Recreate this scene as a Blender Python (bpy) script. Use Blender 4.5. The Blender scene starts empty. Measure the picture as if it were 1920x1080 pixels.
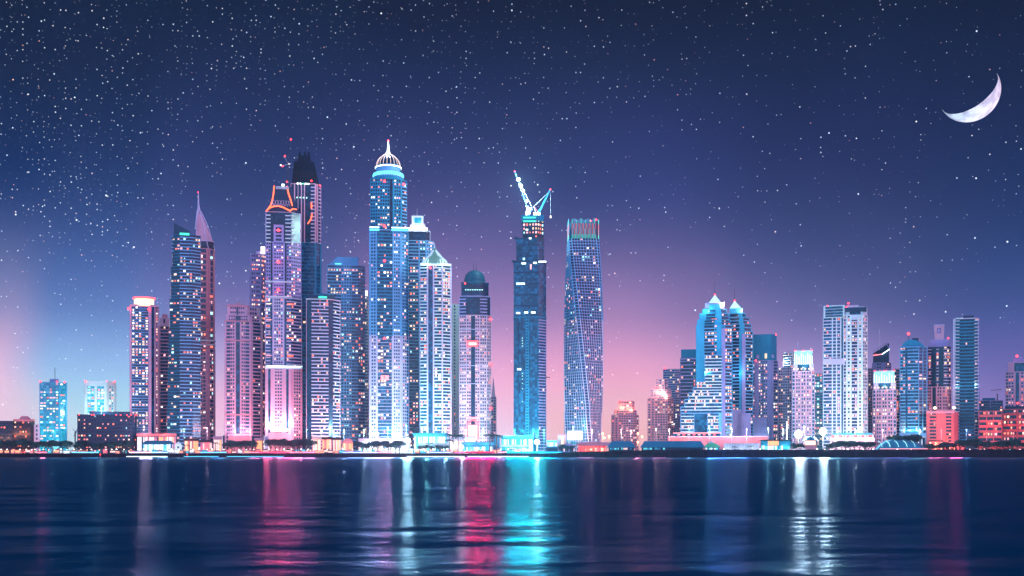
import bpy, bmesh, math, random, re
from mathutils import Vector, Matrix
S = bpy.context.scene
C = S.collection
rnd = random.Random(7)
R = math.radians
F = 2143.0           # focal length of the 1920 px wide photograph, in pixels
CX, HY, CZ = 960.0, 849.0, 6.0   # principal column, horizon row, camera height

# ------------------------------------------------------------------ camera
cam = bpy.data.cameras.new('camera')
camo = bpy.data.objects.new('camera', cam)
C.objects.link(camo)
camo.location = (0, 0, CZ)
camo.rotation_euler = (R(90), 0, 0)
cam.sensor_width = 36.0
cam.lens = 36.0 * F / 1920.0
cam.shift_y = (HY - 540.0) / 1920.0
cam.clip_start = 0.5
cam.clip_end = 90000
S.camera = camo
S.view_settings.view_transform = 'Standard'
S.view_settings.look = 'None'
S.view_settings.exposure = 0
S.view_settings.gamma = 1
S.cycles.max_bounces = 6
S.cycles.diffuse_bounces = 2
S.cycles.glossy_bounces = 3
S.cycles.sample_clamp_indirect = 4.0
S.cycles.use_light_tree = True
S.cycles.use_denoising = True
S.cycles.denoising_prefilter = 'ACCURATE'
S.cycles.use_adaptive_sampling = False

def lin(c, a=1.0):
    return tuple(((v / 255.0) / 12.92 if v / 255.0 <= 0.04045 else ((v / 255.0 + 0.055) / 1.055) ** 2.4) for v in c) + (a,)

# ------------------------------------------------------------------ world: night sky with city glow and stars
world = bpy.data.worlds.new("World")
S.world = world
world.use_nodes = True
wt = world.node_tree
wt.nodes.clear()

class NT:
    """tiny helper for wiring nodes"""
    def __init__(self, tree): self.t = tree
    def n(self, kind, **kw):
        nd = self.t.nodes.new(kind)
        for k, v in kw.items(): setattr(nd, k, v)
        return nd
    def l(self, a, b): self.t.links.new(a, b)
    def m(self, op, a, b=None, c=None, clamp=False):
        nd = self.n('ShaderNodeMath', operation=op); nd.use_clamp = clamp
        for i, v in enumerate((a, b, c)):
            if v is None: continue
            if isinstance(v, (int, float)): nd.inputs[i].default_value = v
            else: self.l(v, nd.inputs[i])
        return nd.outputs[0]
    def rng(self, v, a, b, c=0.0, d=1.0, kind='SMOOTHSTEP'):
        nd = self.n('ShaderNodeMapRange', interpolation_type=kind)
        self.l(v, nd.inputs[0])
        for i, x in enumerate((a, b, c, d)): nd.inputs[i + 1].default_value = x
        return nd.outputs[0]
    def mix(self, f, a, b, blend='MIX'):
        nd = self.n('ShaderNodeMix', data_type='RGBA', blend_type=blend)
        for i, v in ((0, f), (6, a), (7, b)):
            if isinstance(v, (int, float)): nd.inputs[i].default_value = v
            elif isinstance(v, tuple): nd.inputs[i].default_value = v
            else: self.l(v, nd.inputs[i])
        return nd.outputs[2]
    def ramp(self, f, stops, mode='LINEAR'):
        nd = self.n('ShaderNodeValToRGB'); nd.color_ramp.interpolation = mode
        e = nd.color_ramp.elements
        while len(e) < len(stops): e.new(0.5)
        for el, (p, c) in zip(e, stops): el.position = p; el.color = c
        self.l(f, nd.inputs[0])
        return nd.outputs[0]

W = NT(wt)
tc = W.n('ShaderNodeTexCoord')
sep = W.n('ShaderNodeSeparateXYZ'); W.l(tc.outputs['Generated'], sep.inputs[0])
X, Y, Z = sep.outputs
az = W.m('ARCTAN2', X, Y)
hor = W.m('SQRT', W.m('ADD', W.m('MULTIPLY', X, X), W.m('MULTIPLY', Y, Y)))
el = W.m('DIVIDE', Z, hor)
rows = [849, 780, 700, 600, 450, 300, 150, 0]
cols = {
    0:    [(246,200,222),(246,200,220),(228,186,216),(146,144,192),(54,80,134),(26,52,98),(12,36,72),(8,30,60)],
    210:  [(178,226,252),(172,216,248),(150,190,232),(100,132,192),(56,84,140),(28,54,102),(14,38,76),(10,34,68)],
    450:  [(250,200,222),(240,182,212),(206,160,202),(132,120,178),(76,84,142),(44,58,112),(24,44,88),(8,30,64)],
    850:  [(255,206,224),(250,186,212),(228,166,204),(170,132,184),(106,94,154),(58,62,120),(30,42,90),(6,24,56)],
    1130: [(255,172,172),(255,176,186),(232,160,192),(176,134,184),(94,86,144),(56,60,120),(30,42,88),(6,24,54)],
    1500: [(200,184,226),(190,174,222),(166,144,200),(106,104,160),(62,70,122),(38,48,100),(20,36,78),(6,24,54)],
    1920: [(150,124,180),(134,116,178),(104,98,164),(64,80,140),(36,56,108),(22,42,88),(11,31,68),(5,23,52)],
}
cols = dict(sorted(dict(list(cols.items()) + [(140, cols[210]), (238, cols[210]), (375, cols[450]), (560, cols[450]), (740, cols[850]), (960, cols[850]), (1070, cols[1130]), (1190, cols[1130])]).items()))
for q in (210, 1130): cols.pop(q)
vfac = W.m('MULTIPLY', el, 2.2, clamp=True)
prev = None; pu = None
wob = W.n('ShaderNodeTexNoise'); wob.inputs['Scale'].default_value = 5; wob.inputs['Detail'].default_value = 2
W.l(tc.outputs['Generated'], wob.inputs['Vector'])
azw = W.m('ADD', az, W.m('MULTIPLY', W.m('SUBTRACT', wob.outputs[0], 0.5), 0.16))
for px, cc in cols.items():
    lc = [tuple(min(1.0, v * (1.22, 1.22, 1.20, 1.10, .94, .80, .70, .62)[i]) for v in lin(c)) for i, c in enumerate(cc)]; ext = [lc[0]] + lc + [lc[-1]]
    # pre-sharpened, because the spline ramp softens its stops
    lc = [tuple(max(0.0, q - (p - 2*q + n) / 4.5) for p, q, n in zip(ext[i][:3], ext[i+1][:3], ext[i+2][:3])) + (1.0,) for i in range(len(lc))]
    stops = [((HY - r) / F * 2.2, c) for r, c in zip(rows, lc)]
    stops.append((1.0, lin((3, 14, 36))))
    rp = W.ramp(vfac, stops, 'B_SPLINE')
    u = math.atan((px - CX) / F)
    prev = rp if prev is None else W.mix(W.rng(azw, pu, u, 0.0, 1.0), prev, rp)
    pu = u
front = prev
# glow added behind the camera to light the facades: cool to the left, violet to the right
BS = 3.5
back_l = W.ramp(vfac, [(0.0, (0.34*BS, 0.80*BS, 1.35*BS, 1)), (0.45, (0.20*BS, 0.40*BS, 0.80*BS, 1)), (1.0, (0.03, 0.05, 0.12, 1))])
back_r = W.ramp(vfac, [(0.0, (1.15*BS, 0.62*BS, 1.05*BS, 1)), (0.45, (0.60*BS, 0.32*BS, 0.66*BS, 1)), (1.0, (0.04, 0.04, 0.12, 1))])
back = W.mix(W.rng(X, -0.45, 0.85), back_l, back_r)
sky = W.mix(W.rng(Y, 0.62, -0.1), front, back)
# soft mottling of the air
nz = W.n('ShaderNodeTexNoise'); nz.inputs['Scale'].default_value = 6; nz.inputs['Detail'].default_value = 4
W.l(tc.outputs['Generated'], nz.inputs['Vector'])
sky = W.mix(1.0, sky, W.ramp(nz.outputs[0], [(0.3, (.90, .90, .90, 1)), (0.7, (1.08, 1.08, 1.08, 1))]), 'MULTIPLY')

comb = W.n('ShaderNodeCombineXYZ'); W.l(az, comb.inputs[0]); W.l(W.m('ARCTAN2', Z, hor), comb.inputs[1])
def stars(scale, r0, r1, gain, keep=None):
    v = W.n('ShaderNodeTexVoronoi', voronoi_dimensions='2D', feature='F1')
    v.inputs['Scale'].default_value = scale
    W.l(comb.outputs[0], v.inputs['Vector'])
    s = W.n('ShaderNodeSeparateColor'); W.l(v.outputs['Color'], s.inputs[0])
    rad = W.m('MULTIPLY_ADD', W.m('POWER', s.outputs[0], 4.0), r1 - r0, r0)
    rad = W.m('MULTIPLY', rad, scale)
    core = W.m('SUBTRACT', 1.0, W.m('DIVIDE', v.outputs['Distance'], rad), clamp=True)
    b = W.m('MULTIPLY', W.m('MULTIPLY', core, W.m('POWER', s.outputs[0], 2.0)), gain)
    if keep is not None:
        b = W.m('MULTIPLY', b, W.m('GREATER_THAN', keep, s.outputs[1]))
    tint = W.ramp(s.outputs[2], [(0.0, (.65, .85, 1, 1)), (0.5, (.85, .95, 1, 1)), (0.88, (1, .95, .9, 1)), (0.97, (1, .45, .35, 1))])
    return W.mix(1.0, tint, W.n('ShaderNodeCombineColor').outputs[0], 'MULTIPLY') if False else (b, tint)
# the starfield thickens towards the upper left
fieldn = W.n('ShaderNodeTexNoise'); fieldn.inputs['Scale'].default_value = 9; W.l(tc.outputs['Generated'], fieldn.inputs['Vector'])
slope = W.m('SUBTRACT', W.m('MULTIPLY', el, 1.6), az)
dens = W.m('MULTIPLY', W.rng(slope, 0.20, 1.05), W.rng(fieldn.outputs[0], 0.3, 0.65, 0.35, 1.0))
fadeh = W.rng(el, 0.03, 0.16)
hold = W.m('ADD', W.m('MULTIPLY', fadeh, 0.5), 0.0)
layers = [stars(44, 0.00035, 0.00082, 3.4, W.m('ADD', W.m('MULTIPLY', fadeh, 0.75), 0.1)),
          stars(105, 0.0003, 0.00070, 2.1, W.m('ADD', W.m('MULTIPLY', dens, 0.8), W.m('MULTIPLY', fadeh, 0.18))),
          stars(250, 0.00035, 0.00066, 1.9, W.m('ADD', W.m('MULTIPLY', dens, 0.75), W.m('MULTIPLY', fadeh, 0.14)))]
for b, tint in layers:
    sm = W.n('ShaderNodeMix', data_type='RGBA', blend_type='MULTIPLY'); sm.inputs[0].default_value = 1
    cb = W.n('ShaderNodeCombineColor')
    for i in range(3): W.l(b, cb.inputs[i])
    W.l(tint, sm.inputs[6]); W.l(cb.outputs[0], sm.inputs[7])
    sky = W.mix(1.0, sky, sm.outputs[2], 'ADD')
bg = W.n('ShaderNodeBackground'); bg.inputs[1].default_value = 1.0
wo = W.n('ShaderNodeOutputWorld')
W.l(sky, bg.inputs[0]); W.l(bg.outputs[0], wo.inputs[0])
world.cycles.sampling_method = 'MANUAL'
world.cycles.sample_map_resolution = 1024

# ------------------------------------------------------------------ sun: far below the horizon, it lights the moon only
sun = bpy.data.lights.new('sun', 'SUN'); sun.energy = 4.2; sun.angle = R(0.5); sun.color = (1, .97, .93)
suno = bpy.data.objects.new('sun', sun); C.objects.link(suno)
MOON = Vector(((1817.4 - CX) / F * 30000, 30000, CZ + (HY - 172.1) / F * 30000))
_V = (Vector((0, 0, CZ)) - MOON).normalized(); _R = Vector((0, 0, 1)).cross(_V).normalized(); _U = _V.cross(_R)
sdir = (0.866 * (0.50 * _R - 0.866 * _U) - 0.5 * _V).normalized()      # towards the sun, behind and below the moon
suno.rotation_euler = sdir.to_track_quat('Z', 'Y').to_euler()

# ------------------------------------------------------------------ materials
MATS = {}
def new_mat(name):
    m = bpy.data.materials.new(name); m.use_nodes = True
    return m, NT(m.node_tree), m.node_tree.nodes['Principled BSDF']
def wallmat(name, rgb, rough=0.75, var=0.12, spec=0.3):
    if name in MATS: return MATS[name]
    m, t, p = new_mat(name)
    tcn = t.n('ShaderNodeTexCoord')
    n1 = t.n('ShaderNodeTexNoise'); n1.inputs['Scale'].default_value = 0.06; n1.inputs['Detail'].default_value = 6
    mp = t.n('ShaderNodeMapping'); mp.inputs['Scale'].default_value = (1, 1, 0.35)
    t.l(tcn.outputs['Object'], mp.inputs[0]); t.l(mp.outputs[0], n1.inputs['Vector'])
    n2 = t.n('ShaderNodeTexNoise'); n2.inputs['Scale'].default_value = 0.9; n2.inputs['Detail'].default_value = 3
    t.l(tcn.outputs['Object'], n2.inputs['Vector'])
    f = t.m('ADD', t.m('MULTIPLY', n1.outputs[0], 0.65), t.m('MULTIPLY', n2.outputs[0], 0.35))
    a = tuple(max(0, c * (1 - 2.2 * var)) for c in rgb) + (1,); b = tuple(min(1, c * (1 + 1.6 * var)) for c in rgb) + (1,)
    t.l(t.ramp(f, [(0.3, a), (0.7, b)]), p.inputs['Base Color'])
    p.inputs['Roughness'].default_value = rough
    p.inputs['Specular IOR Level'].default_value = spec
    MATS[name] = m
    return m
def glassmat(name, rgb, rgb2, rough=0.12, cell=(3.2, 3.2, 3.6), spec=0.8):
    """curtain glass: each pane differs a little (blinds, room depth)"""
    if name in MATS: return MATS[name]
    m, t, p = new_mat(name)
    tcn = t.n('ShaderNodeTexCoord')
    sn = t.n('ShaderNodeVectorMath', operation='SNAP'); sn.inputs[1].default_value = cell
    t.l(tcn.outputs['Object'], sn.inputs[0])
    wn = t.n('ShaderNodeTexWhiteNoise'); t.l(sn.outputs[0], wn.inputs['Vector'])
    t.l(t.ramp(t.m('POWER', wn.outputs['Value'], 2.0), [(0.0, rgb + (1,)), (1.0, rgb2 + (1,))]), p.inputs['Base Color'])
    p.inputs['Roughness'].default_value = rough
    p.inputs['Specular IOR Level'].default_value = spec
    MATS[name] = m
    return m
def emit(name, rgb, strength, sample=False, vary=0.0):
    if name in MATS: return MATS[name]
    m, t, p = new_mat(name)
    p.inputs['Base Color'].default_value = (0.02, 0.02, 0.02, 1)
    p.inputs['Emission Color'].default_value = rgb + (1,)
    p.inputs['Emission Strength'].default_value = strength
    if vary:
        oi = t.n('ShaderNodeObjectInfo')
        g = t.n('ShaderNodeTexCoord'); nz = t.n('ShaderNodeTexNoise'); nz.inputs['Scale'].default_value = 1.7
        t.l(g.outputs['Object'], nz.inputs['Vector'])
        st = t.m('MULTIPLY', t.rng(oi.outputs['Random'], 0, 1, strength * (1 - vary), strength * (1 + vary), 'LINEAR'),
                 t.rng(nz.outputs[0], 0.3, 0.7, 0.55, 1.25))
        t.l(st, p.inputs['Emission Strength'])
    if not sample: m.cycles.emission_sampling = 'NONE'
    MATS[name] = m
    return m

GL = glassmat('blue_glass', (0.000, 0.030, 0.075), (0.003, 0.15, 0.28), .2, spec=.35)
GLD = glassmat('dark_glass', (0.000, 0.013, 0.036), (0.001, 0.055, 0.12), .2, spec=.3)
GLC = glassmat('cyan_glass', (0.00, 0.32, 0.46), (0.10, 0.75, 0.85), .2, spec=.4)
GLV = glassmat('violet_glass', (0.02, 0.04, 0.20), (0.10, 0.14, 0.42), .2, spec=.4)
PINK = wallmat('pink_stone', (0.84, 0.46, 0.58))
ROSE = wallmat('rose_stone', (0.80, 0.32, 0.38))
BRICK = wallmat('red_brick', (.60, .15, .16))
PALE = wallmat('pale_stone', (0.72, 0.60, 0.80))
WHITE = wallmat('white_render', (0.78, 0.84, 0.90))
LILAC = wallmat('lilac_concrete', (0.44, 0.36, 0.66))
BLUE = wallmat('blue_cladding', (0.18, 0.46, 0.74))
TEAL = wallmat('teal_cladding', (0.02, 0.26, 0.42))
CYAN = wallmat('cyan_panel', (0.06, 0.48, 0.72))
NAVY = wallmat('navy_metal', (0.015, 0.05, 0.10), 0.5)
DARK = wallmat('dark_metal', (0.02, 0.025, 0.04), 0.5)
STEEL = wallmat('steel', (0.45, 0.47, 0.52), 0.4)
E_WARM = emit('warm_window', (1.0, 0.62, 0.40), 2.2, vary=.45)
E_WHITE = emit('white_window', (1.0, 0.90, 0.84), 2.6, vary=.45)
E_CYAN = emit('cyan_window', (0.45, 0.95, 1.0), 2.1, vary=.5)
E_RED = emit('red_window', (1.0, 0.17, 0.10), 2.3, vary=.4)
E_PINK = emit('pink_window', (1.0, 0.42, 0.45), 2.0, vary=.4)
E_BEACON = emit('red_beacon', (1.0, 0.03, 0.04), 9.0)
E_NEON = emit('orange_red_neon', (1.0, 0.10, 0.03), 5.0)
E_LEDC = emit('cyan_led', (0.10, 0.75, 1.0), 2.6)
E_LEDW = emit('white_led', (0.75, 0.95, 1.0), 4.5)
E_LEDR = emit('red_led', (1.0, 0.10, 0.12), 2.6)
E_LEDG = emit('green_led', (0.05, 0.85, 0.55), 1.8)
E_LEDP = emit('pink_led', (1.0, 0.30, 0.35), 2.2)
PAL = {'w': E_WARM, 'h': E_WHITE, 'c': E_CYAN, 'r': E_RED, 'p': E_PINK}

# ------------------------------------------------------------------ object helpers
def tag(o, label=None, cat=None, group=None, kind=None):
    if label: o['label'] = label
    if cat: o['category'] = cat
    if group: o['group'] = group
    if kind: o['kind'] = kind
    return o
class MB:
    """collects shapes, builds ONE mesh object"""
    def __init__(s): s.v = []; s.f = []; s.m = []; s.mats = []
    def mi(s, mat):
        if mat not in s.mats: s.mats.append(mat)
        return s.mats.index(mat)
    def add(s, vs, fs, mat):
        k = len(s.v); i = s.mi(mat)
        s.v.extend(vs); s.f.extend([tuple(a + k for a in f) for f in fs]); s.m.extend([i] * len(fs))
    def boxp(s, c8, mat, back=True):
        s.add(c8, [(0,1,2,3),(7,6,5,4),(0,4,5,1),(1,5,6,2),(2,6,7,3),(3,7,4,0)], mat)
    def box(s, x0, x1, y0, y1, z0, z1, mat):
        s.boxp([(x0,y0,z0),(x1,y0,z0),(x1,y1,z0),(x0,y1,z0),(x0,y0,z1),(x1,y0,z1),(x1,y1,z1),(x0,y1,z1)], mat)
    def slab(s, A, e, n, u0, u1, n0, n1, z0, z1, mat):
        """box on a facade: A start point, e along, n outward"""
        P = lambda u, w, z: (A[0] + e[0]*u + n[0]*w, A[1] + e[1]*u + n[1]*w, z)
        s.boxp([P(u0,n1,z0),P(u1,n1,z0),P(u1,n0,z0),P(u0,n0,z0),P(u0,n1,z1),P(u1,n1,z1),P(u1,n0,z1),P(u0,n0,z1)], mat)
    def prism(s, poly, z0, z1, mat, top=None):
        n = len(poly); k = [(x, y, z0) for x, y in poly]; t = top or poly
        k += [(x, y, z1) for x, y in t]
        s.add(k, [tuple(range(n))[::-1], tuple(range(n, 2*n))] + [(i, (i+1) % n, n + (i+1) % n, n + i) for i in range(n)], mat)
    def lathe(s, cx, cy, prof, mat, seg=20, ph=0.0):
        vs = []; fs = []
        for r, z in prof:
            for i in range(seg):
                a = ph + i * 2 * math.pi / seg
                vs.append((cx + r * math.cos(a), cy + r * math.sin(a), z))
        for j in range(len(prof) - 1):
            for i in range(seg):
                a = j*seg + i; b = j*seg + (i+1) % seg
                fs.append((a, b, b + seg, a + seg))
        fs.append(tuple(range(seg))[::-1]); fs.append(tuple(range((len(prof)-1)*seg, len(prof)*seg)))
        s.add(vs, fs, mat)
    def bar(s, a, b, r, mat, r2=None, seg=6):
        a = Vector(a); b = Vector(b); d = (b - a).normalized(); r2 = r if r2 is None else r2
        u = d.orthogonal().normalized(); w = d.cross(u)
        vs = []
        for p, q in ((a, r), (b, r2)):
            for i in range(seg):
                t = i * 2 * math.pi / seg
                vs.append(tuple(p + (u * math.cos(t) + w * math.sin(t)) * q))
        s.add(vs, [(i, (i+1) % seg, seg + (i+1) % seg, seg + i) for i in range(seg)] + [tuple(range(seg))[::-1], tuple(range(seg, 2*seg))], mat)
    def build(s, name, parent=None, org=(0, 0, 0), smooth=False):
        me = bpy.data.meshes.new(name)
        o0 = org
        me.from_pydata([(v[0]-o0[0], v[1]-o0[1], v[2]-o0[2]) for v in s.v], [], s.f)
        for m in s.mats: me.materials.append(m)
        me.polygons.foreach_set('material_index', s.m)
        if smooth: me.polygons.foreach_set('use_smooth', [True] * len(s.f))
        me.update()
        o = bpy.data.objects.new(name, me); C.objects.link(o)
        if parent: o.parent = parent
        else: o.location = org
        return o
def empty(name, loc):
    o = bpy.data.objects.new(name, None); C.objects.link(o); o.location = loc; o.empty_display_size = 2
    return o

LAND = 5.0
GLOWF = 2.0
# unit pane shared by every lit window
def unit_mesh(mat):
    b = MB(); b.box(-.5, .5, -.5, .5, -.5, .5, mat)
    me = bpy.data.meshes.new('lit_pane'); me.from_pydata(b.v, [], b.f); me.materials.append(mat); me.update()
    return me
PANE = {k: unit_mesh(m) for k, m in PAL.items()}
_bb = MB(); _bb.lathe(0, 0, [(0.05, -1), (0.7, -0.7), (1, 0), (0.7, 0.7), (0.05, 1)], E_BEACON, 8)
BEACON = bpy.data.meshes.new('beacon'); BEACON.from_pydata(_bb.v, [], _bb.f); BEACON.materials.append(E_BEACON); BEACON.update()

def nrm2(x, y):
    l = math.hypot(x, y) or 1.0
    return (x / l, y / l)

# pieces that belong to a part rather than to the whole
SUBPART = {'crown_fin': 'crown', 'neon_tube': 'pagoda_roof', 'lattice': 'pagoda_roof', 'dome_rib': 'dome', 'crown_window': 'crown_lantern', 'sign_letters': 'red_sign', 'arch_glass': 'arch', 'arch_lintel': 'arch',
           'light_strip': 'deck', 'slat': 'panel', 'crown_column': 'crown_drum', 'sign_rim': 'sign_drum', 'podium_parapet': 'podium', 'roof_rim': 'slanted_top', 'roof_light': 'slanted_top', 'portal_box': 'portal', 'portal_rim': 'portal',
           'rib': 'canopy', 'peak': 'canopy', 'door': 'wall', 'shop_window': 'wall', 'lit_arch': 'wall', 'bay_window': 'bay', 'cap_ledge': 'cap', 'lens': 'housing', 'counterweight': 'turntable', 'cab': 'turntable', 'crown_rim': 'crown'}
class Tower:
    def __init__(s, name, label, Yd, pxc, cat='tower', base=LAND, group=None):
        s.Y = Yd; s.org = ((pxc - CX) / F * Yd, Yd, base)
        s.root = empty(name, s.org); tag(s.root, label, cat, group)
        s.b = nrm2(s.org[0], s.org[1]); s.r = (s.b[1], -s.b[0])
        s.parts = {}; s.balc = {}; s.cells = []; s.k = Yd / F
    def pt(s, px, dy=0.0):
        d = ((px - CX) / F, 1.0)
        t = (s.org[0]*s.b[0] + s.org[1]*s.b[1] + dy) / (d[0]*s.b[0] + d[1]*s.b[1])
        return (d[0]*t, d[1]*t)
    def z(s, py): return CZ + (HY - py) / F * s.Y
    def mb(s, name):
        return s.parts.setdefault(name, MB())
    def facade(s, A, B, z0, z1, pat, pitch, wall, lit, pal, bw=None, hi=None, proud=1.0):
        L = math.hypot(B[0]-A[0], B[1]-A[1])
        if L < 0.5: return
        e = ((B[0]-A[0])/L, (B[1]-A[1])/L); n = (e[1], -e[0])
        toks = [(a, float(b or 1)) for a, b in re.findall(r'([a-zA-Z])([\d.]*)', pat)]
        tot = sum(w for _, w in toks); u = 0.0
        nf = max(1, round((z1 - z0) / (pitch * s.k))); fh = (z1 - z0) / nf
        wm = s.mb('wall'); bw = bw or wall; hi = hi or wall
        ang = math.atan2(e[1], e[0])
        for ty, w in toks:
            u1 = u + w / tot * L
            if ty == 'p': wm.slab(A, e, n, u, u1, -0.1, 0.75*proud, z0, z1 + 0.4, wall)
            elif ty == 'q': wm.slab(A, e, n, u, u1, -0.1, 1.1*proud, z0, z1 + 0.9, hi)
            elif ty == 's': wm.slab(A, e, n, u, u1, -0.1, 0.25, z0, z1 + 0.2, wall)
            elif ty == 'd': pass
            elif ty == 'r':
                c = max(2, int((u1 - u) / 1.9)); st = (u1 - u) / c
                for i in range(c): wm.slab(A, e, n, u + st*i, u + st*(i+.38), -0.1, 0.6, z0, z1 + .2, wall)
            else:
                frac, pr = {'w': (0.42, 0.35), 'W': (0.55, 0.3), 'b': (0.30, 1.5), 'g': (0.12, 0.12), 'B': (0.45, 1.6), 'x': (0.5, 0.5)}[ty]
                nc = max(1, round((u1 - u) / (4.2 if ty in 'bBg' else 3.4)))
                cw = (u1 - u) / nc
                for f in range(nf):
                    za = z0 + f * fh
                    tgt = wm
                    if ty in 'bB':
                        tgt = s.balc.setdefault((int(z0), f), MB())
                    # balcony depth varies a little from floor to floor
                    pj = pr * (1.0 + (0.12 * ((f * 7) % 3 - 1) if ty in 'bB' else 0))
                    tgt.slab(A, e, n, u, u1, -0.05, pj, za, za + fh*frac, bw if ty in 'bB' else wall)
                    for c in range(nc):
                        uc = u + cw * (c + .5); zc = za + fh * (frac + (1 - frac) * .5)
                        s.cells.append((A[0]+e[0]*uc+n[0]*.14, A[1]+e[1]*uc+n[1]*.14, zc, cw*(0.72 if ty != 'g' else .92), fh*(1-frac)*(.86 if ty != 'g' else .62), ang, lit, pal))
                if ty in 'wWx':
                    for c in range(nc + 1):
                        uu = u + cw * c; h = 0.16 * cw
                        wm.slab(A, e, n, max(u, uu-h), min(u1, uu+h), -0.05, pr - .06, z0, z1, wall)
            u = u1
    def sec(s, pts, yt, yb=None, pats=('w',), pitch=6.5, wall=PALE, glass=GL, lit=0.2, pal='wwhhc', depth=30.0, side=None,
            roof=1.2, bw=None, hi=None, cap=True, z0=None, z1=None):
        pts = [(p, 0.0) if not isinstance(p, tuple) else p for p in pts]
        z0 = z0 if z0 is not None else (s.org[2] - .5 if yb is None else s.z(yb)); z1 = z1 if z1 is not None else s.z(yt)
        fr = [s.pt(*p) for p in pts]
        l, rr = fr[0], fr[-1]
        md = max(p[1] for p in pts)
        back = [(rr[0] + s.b[0]*(depth - pts[-1][1]), rr[1] + s.b[1]*(depth - pts[-1][1])), (l[0] + s.b[0]*(depth - pts[0][1]), l[1] + s.b[1]*(depth - pts[0][1]))]
        poly = fr + back
        s.mb('glazing').prism(poly, z0, z1, glass)
        pats = list(pats) + [pats[-1]] * (len(fr) - 1 - len(pats))
        for i in range(len(fr) - 1):
            s.facade(fr[i], fr[i+1], z0, z1, pats[i], pitch, wall, lit, pal, bw, hi)
        sp = side or 'pw2p'
        s.facade(rr, back[0], z0, z1, sp, pitch, wall, lit*.6, pal, bw, hi)
        s.facade(back[1], l, z0, z1, sp, pitch, wall, lit*.6, pal, bw, hi)
        if cap:
            c = (sum(p[0] for p in poly)/len(poly), sum(p[1] for p in poly)/len(poly))
            g = [(c[0] + (p[0]-c[0])*1.03, c[1] + (p[1]-c[1])*1.03) for p in poly]
            s.mb('roof').prism(g, z1 + .01, z1 + roof, wall)
        return poly
    def slope_sec(s, *a, **k): pass
    def box(s, name, px0, px1, dy0, dy1, y0, y1, mat):
        """box whose front spans px0..px1 at depth dy0, between rows y0 (bottom) and y1 (top)"""
        a = s.pt(px0, dy0); b = s.pt(px1, dy0); D = dy1 - dy0
        poly = [a, b, (b[0]+s.b[0]*D, b[1]+s.b[1]*D), (a[0]+s.b[0]*D, a[1]+s.b[1]*D)]
        s.mb(name).prism(poly, s.z(y0), s.z(y1), mat)
    def taper(s, name, b0, b1, t0, t1, dy0, dy1, y0, y1, mat, tdy=None):
        """like box but the top spans t0..t1"""
        D = dy1 - dy0; td = tdy or (dy0 + D*.0, dy1)
        def q(p0, p1, d0, d1):
            a = s.pt(p0, d0); b = s.pt(p1, d0); return [a, b, (b[0]+s.b[0]*(d1-d0), b[1]+s.b[1]*(d1-d0)), (a[0]+s.b[0]*(d1-d0), a[1]+s.b[1]*(d1-d0))]
        s.mb(name).prism(q(b0, b1, dy0, dy1), s.z(y0), s.z(y1), mat, q(t0, t1, td[0], td[1]))
    def lathe(s, name, px, dy, prof, mat, seg=20, ph=0.0):
        c = s.pt(px, dy)
        s.mb(name).lathe(c[0], c[1], [(r * s.k, s.z(y)) for r, y in prof], mat, seg, ph)
    def rod(s, name, px, dy, y0, y1, r, mat, r2=None):
        c = s.pt(px, dy)
        s.mb(name).lathe(c[0], c[1], [(r * s.k, s.z(y0)), ((r if r2 is None else r2) * s.k, s.z(y1))], mat, 8)
    def bar(s, name, p, q, r, mat):
        a = s.pt(p[0], p[2]); b = s.pt(q[0], q[2])
        s.mb(name).bar((a[0], a[1], s.z(p[1])), (b[0], b[1], s.z(q[1])), r * s.k, mat)
    def beacon(s, px, py, dy=-2.0, r=1.6):
        c = s.pt(px, dy)
        o = bpy.data.objects.new('beacon', BEACON); C.objects.link(o); o.parent = s.root
        o.location = (c[0]-s.org[0], c[1]-s.org[1], s.z(py)-s.org[2]); o.scale = (r*s.k,)*3
        return o
    def glow(s, px, py, dy, col, power, r=1.0, name='floodlight'):
        """a lit lamp at the building, in places added as fill: fitting, lens and its light"""
        c = s.pt(px, dy); zz = s.z(py)
        m = MB(); m.lathe(c[0], c[1], [(r*.5, zz-r*1.2), (r, zz-r*.9), (r, zz-r*.5)], DARK, 8)
        o = m.build(name, s.root, s.org)
        L = bpy.data.lights.new('lamp_light', 'POINT'); L.color = col; L.energy = power * GLOWF; L.shadow_soft_size = r
        lo = bpy.data.objects.new('lamp_light', L); C.objects.link(lo); lo.parent = s.root
        lo.location = (c[0]-s.org[0], c[1]-s.org[1], zz+r*.6-s.org[2])
    def done(s, seed=None, smooth=()):
        rg = random.Random(seed if seed is not None else int(s.org[0]*7) & 0xffff)
        built = {}
        for name, m in s.parts.items():
            base = name.split('#')[0]; o = m.build(base, s.root, s.org, smooth=name in smooth); built.setdefault(base, []).append(o)
        for ch, pa in SUBPART.items():
            if ch in built and pa in built:
                for o in built[ch]: o.parent = built[pa][0]
        ks = sorted(s.balc)
        if len(ks) > 100:      # the topmost hundred floors as parts, the rest as one
            rest = MB()
            for kk in ks[:len(ks)-100]:
                q = s.balc[kk]
                for vi in [0]:
                    off = len(rest.v); rest.v.extend(q.v)
                    for f, mi in zip(q.f, q.m): rest.f.append(tuple(a+off for a in f)); rest.m.append(rest.mi(q.mats[mi]))
            tag(rest.build('balcony', s.root, s.org), kind='stuff')
            ks = ks[len(ks)-100:]
        for kk in ks: s.balc[kk].build('balcony', s.root, s.org)
        chosen = []
        flo = {}
        for c in s.cells:
            k2 = (round(c[2]), round(c[5], 2))
            if k2 not in flo: flo[k2] = rg.choice([0.25, 0.5, 0.8, 1.0, 1.2, 2.4])   # some floors are busier
            if rg.random() < .80 * c[6] * flo[k2]: chosen.append(c)
        rg.shuffle(chosen)
        rest = MB()
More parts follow.
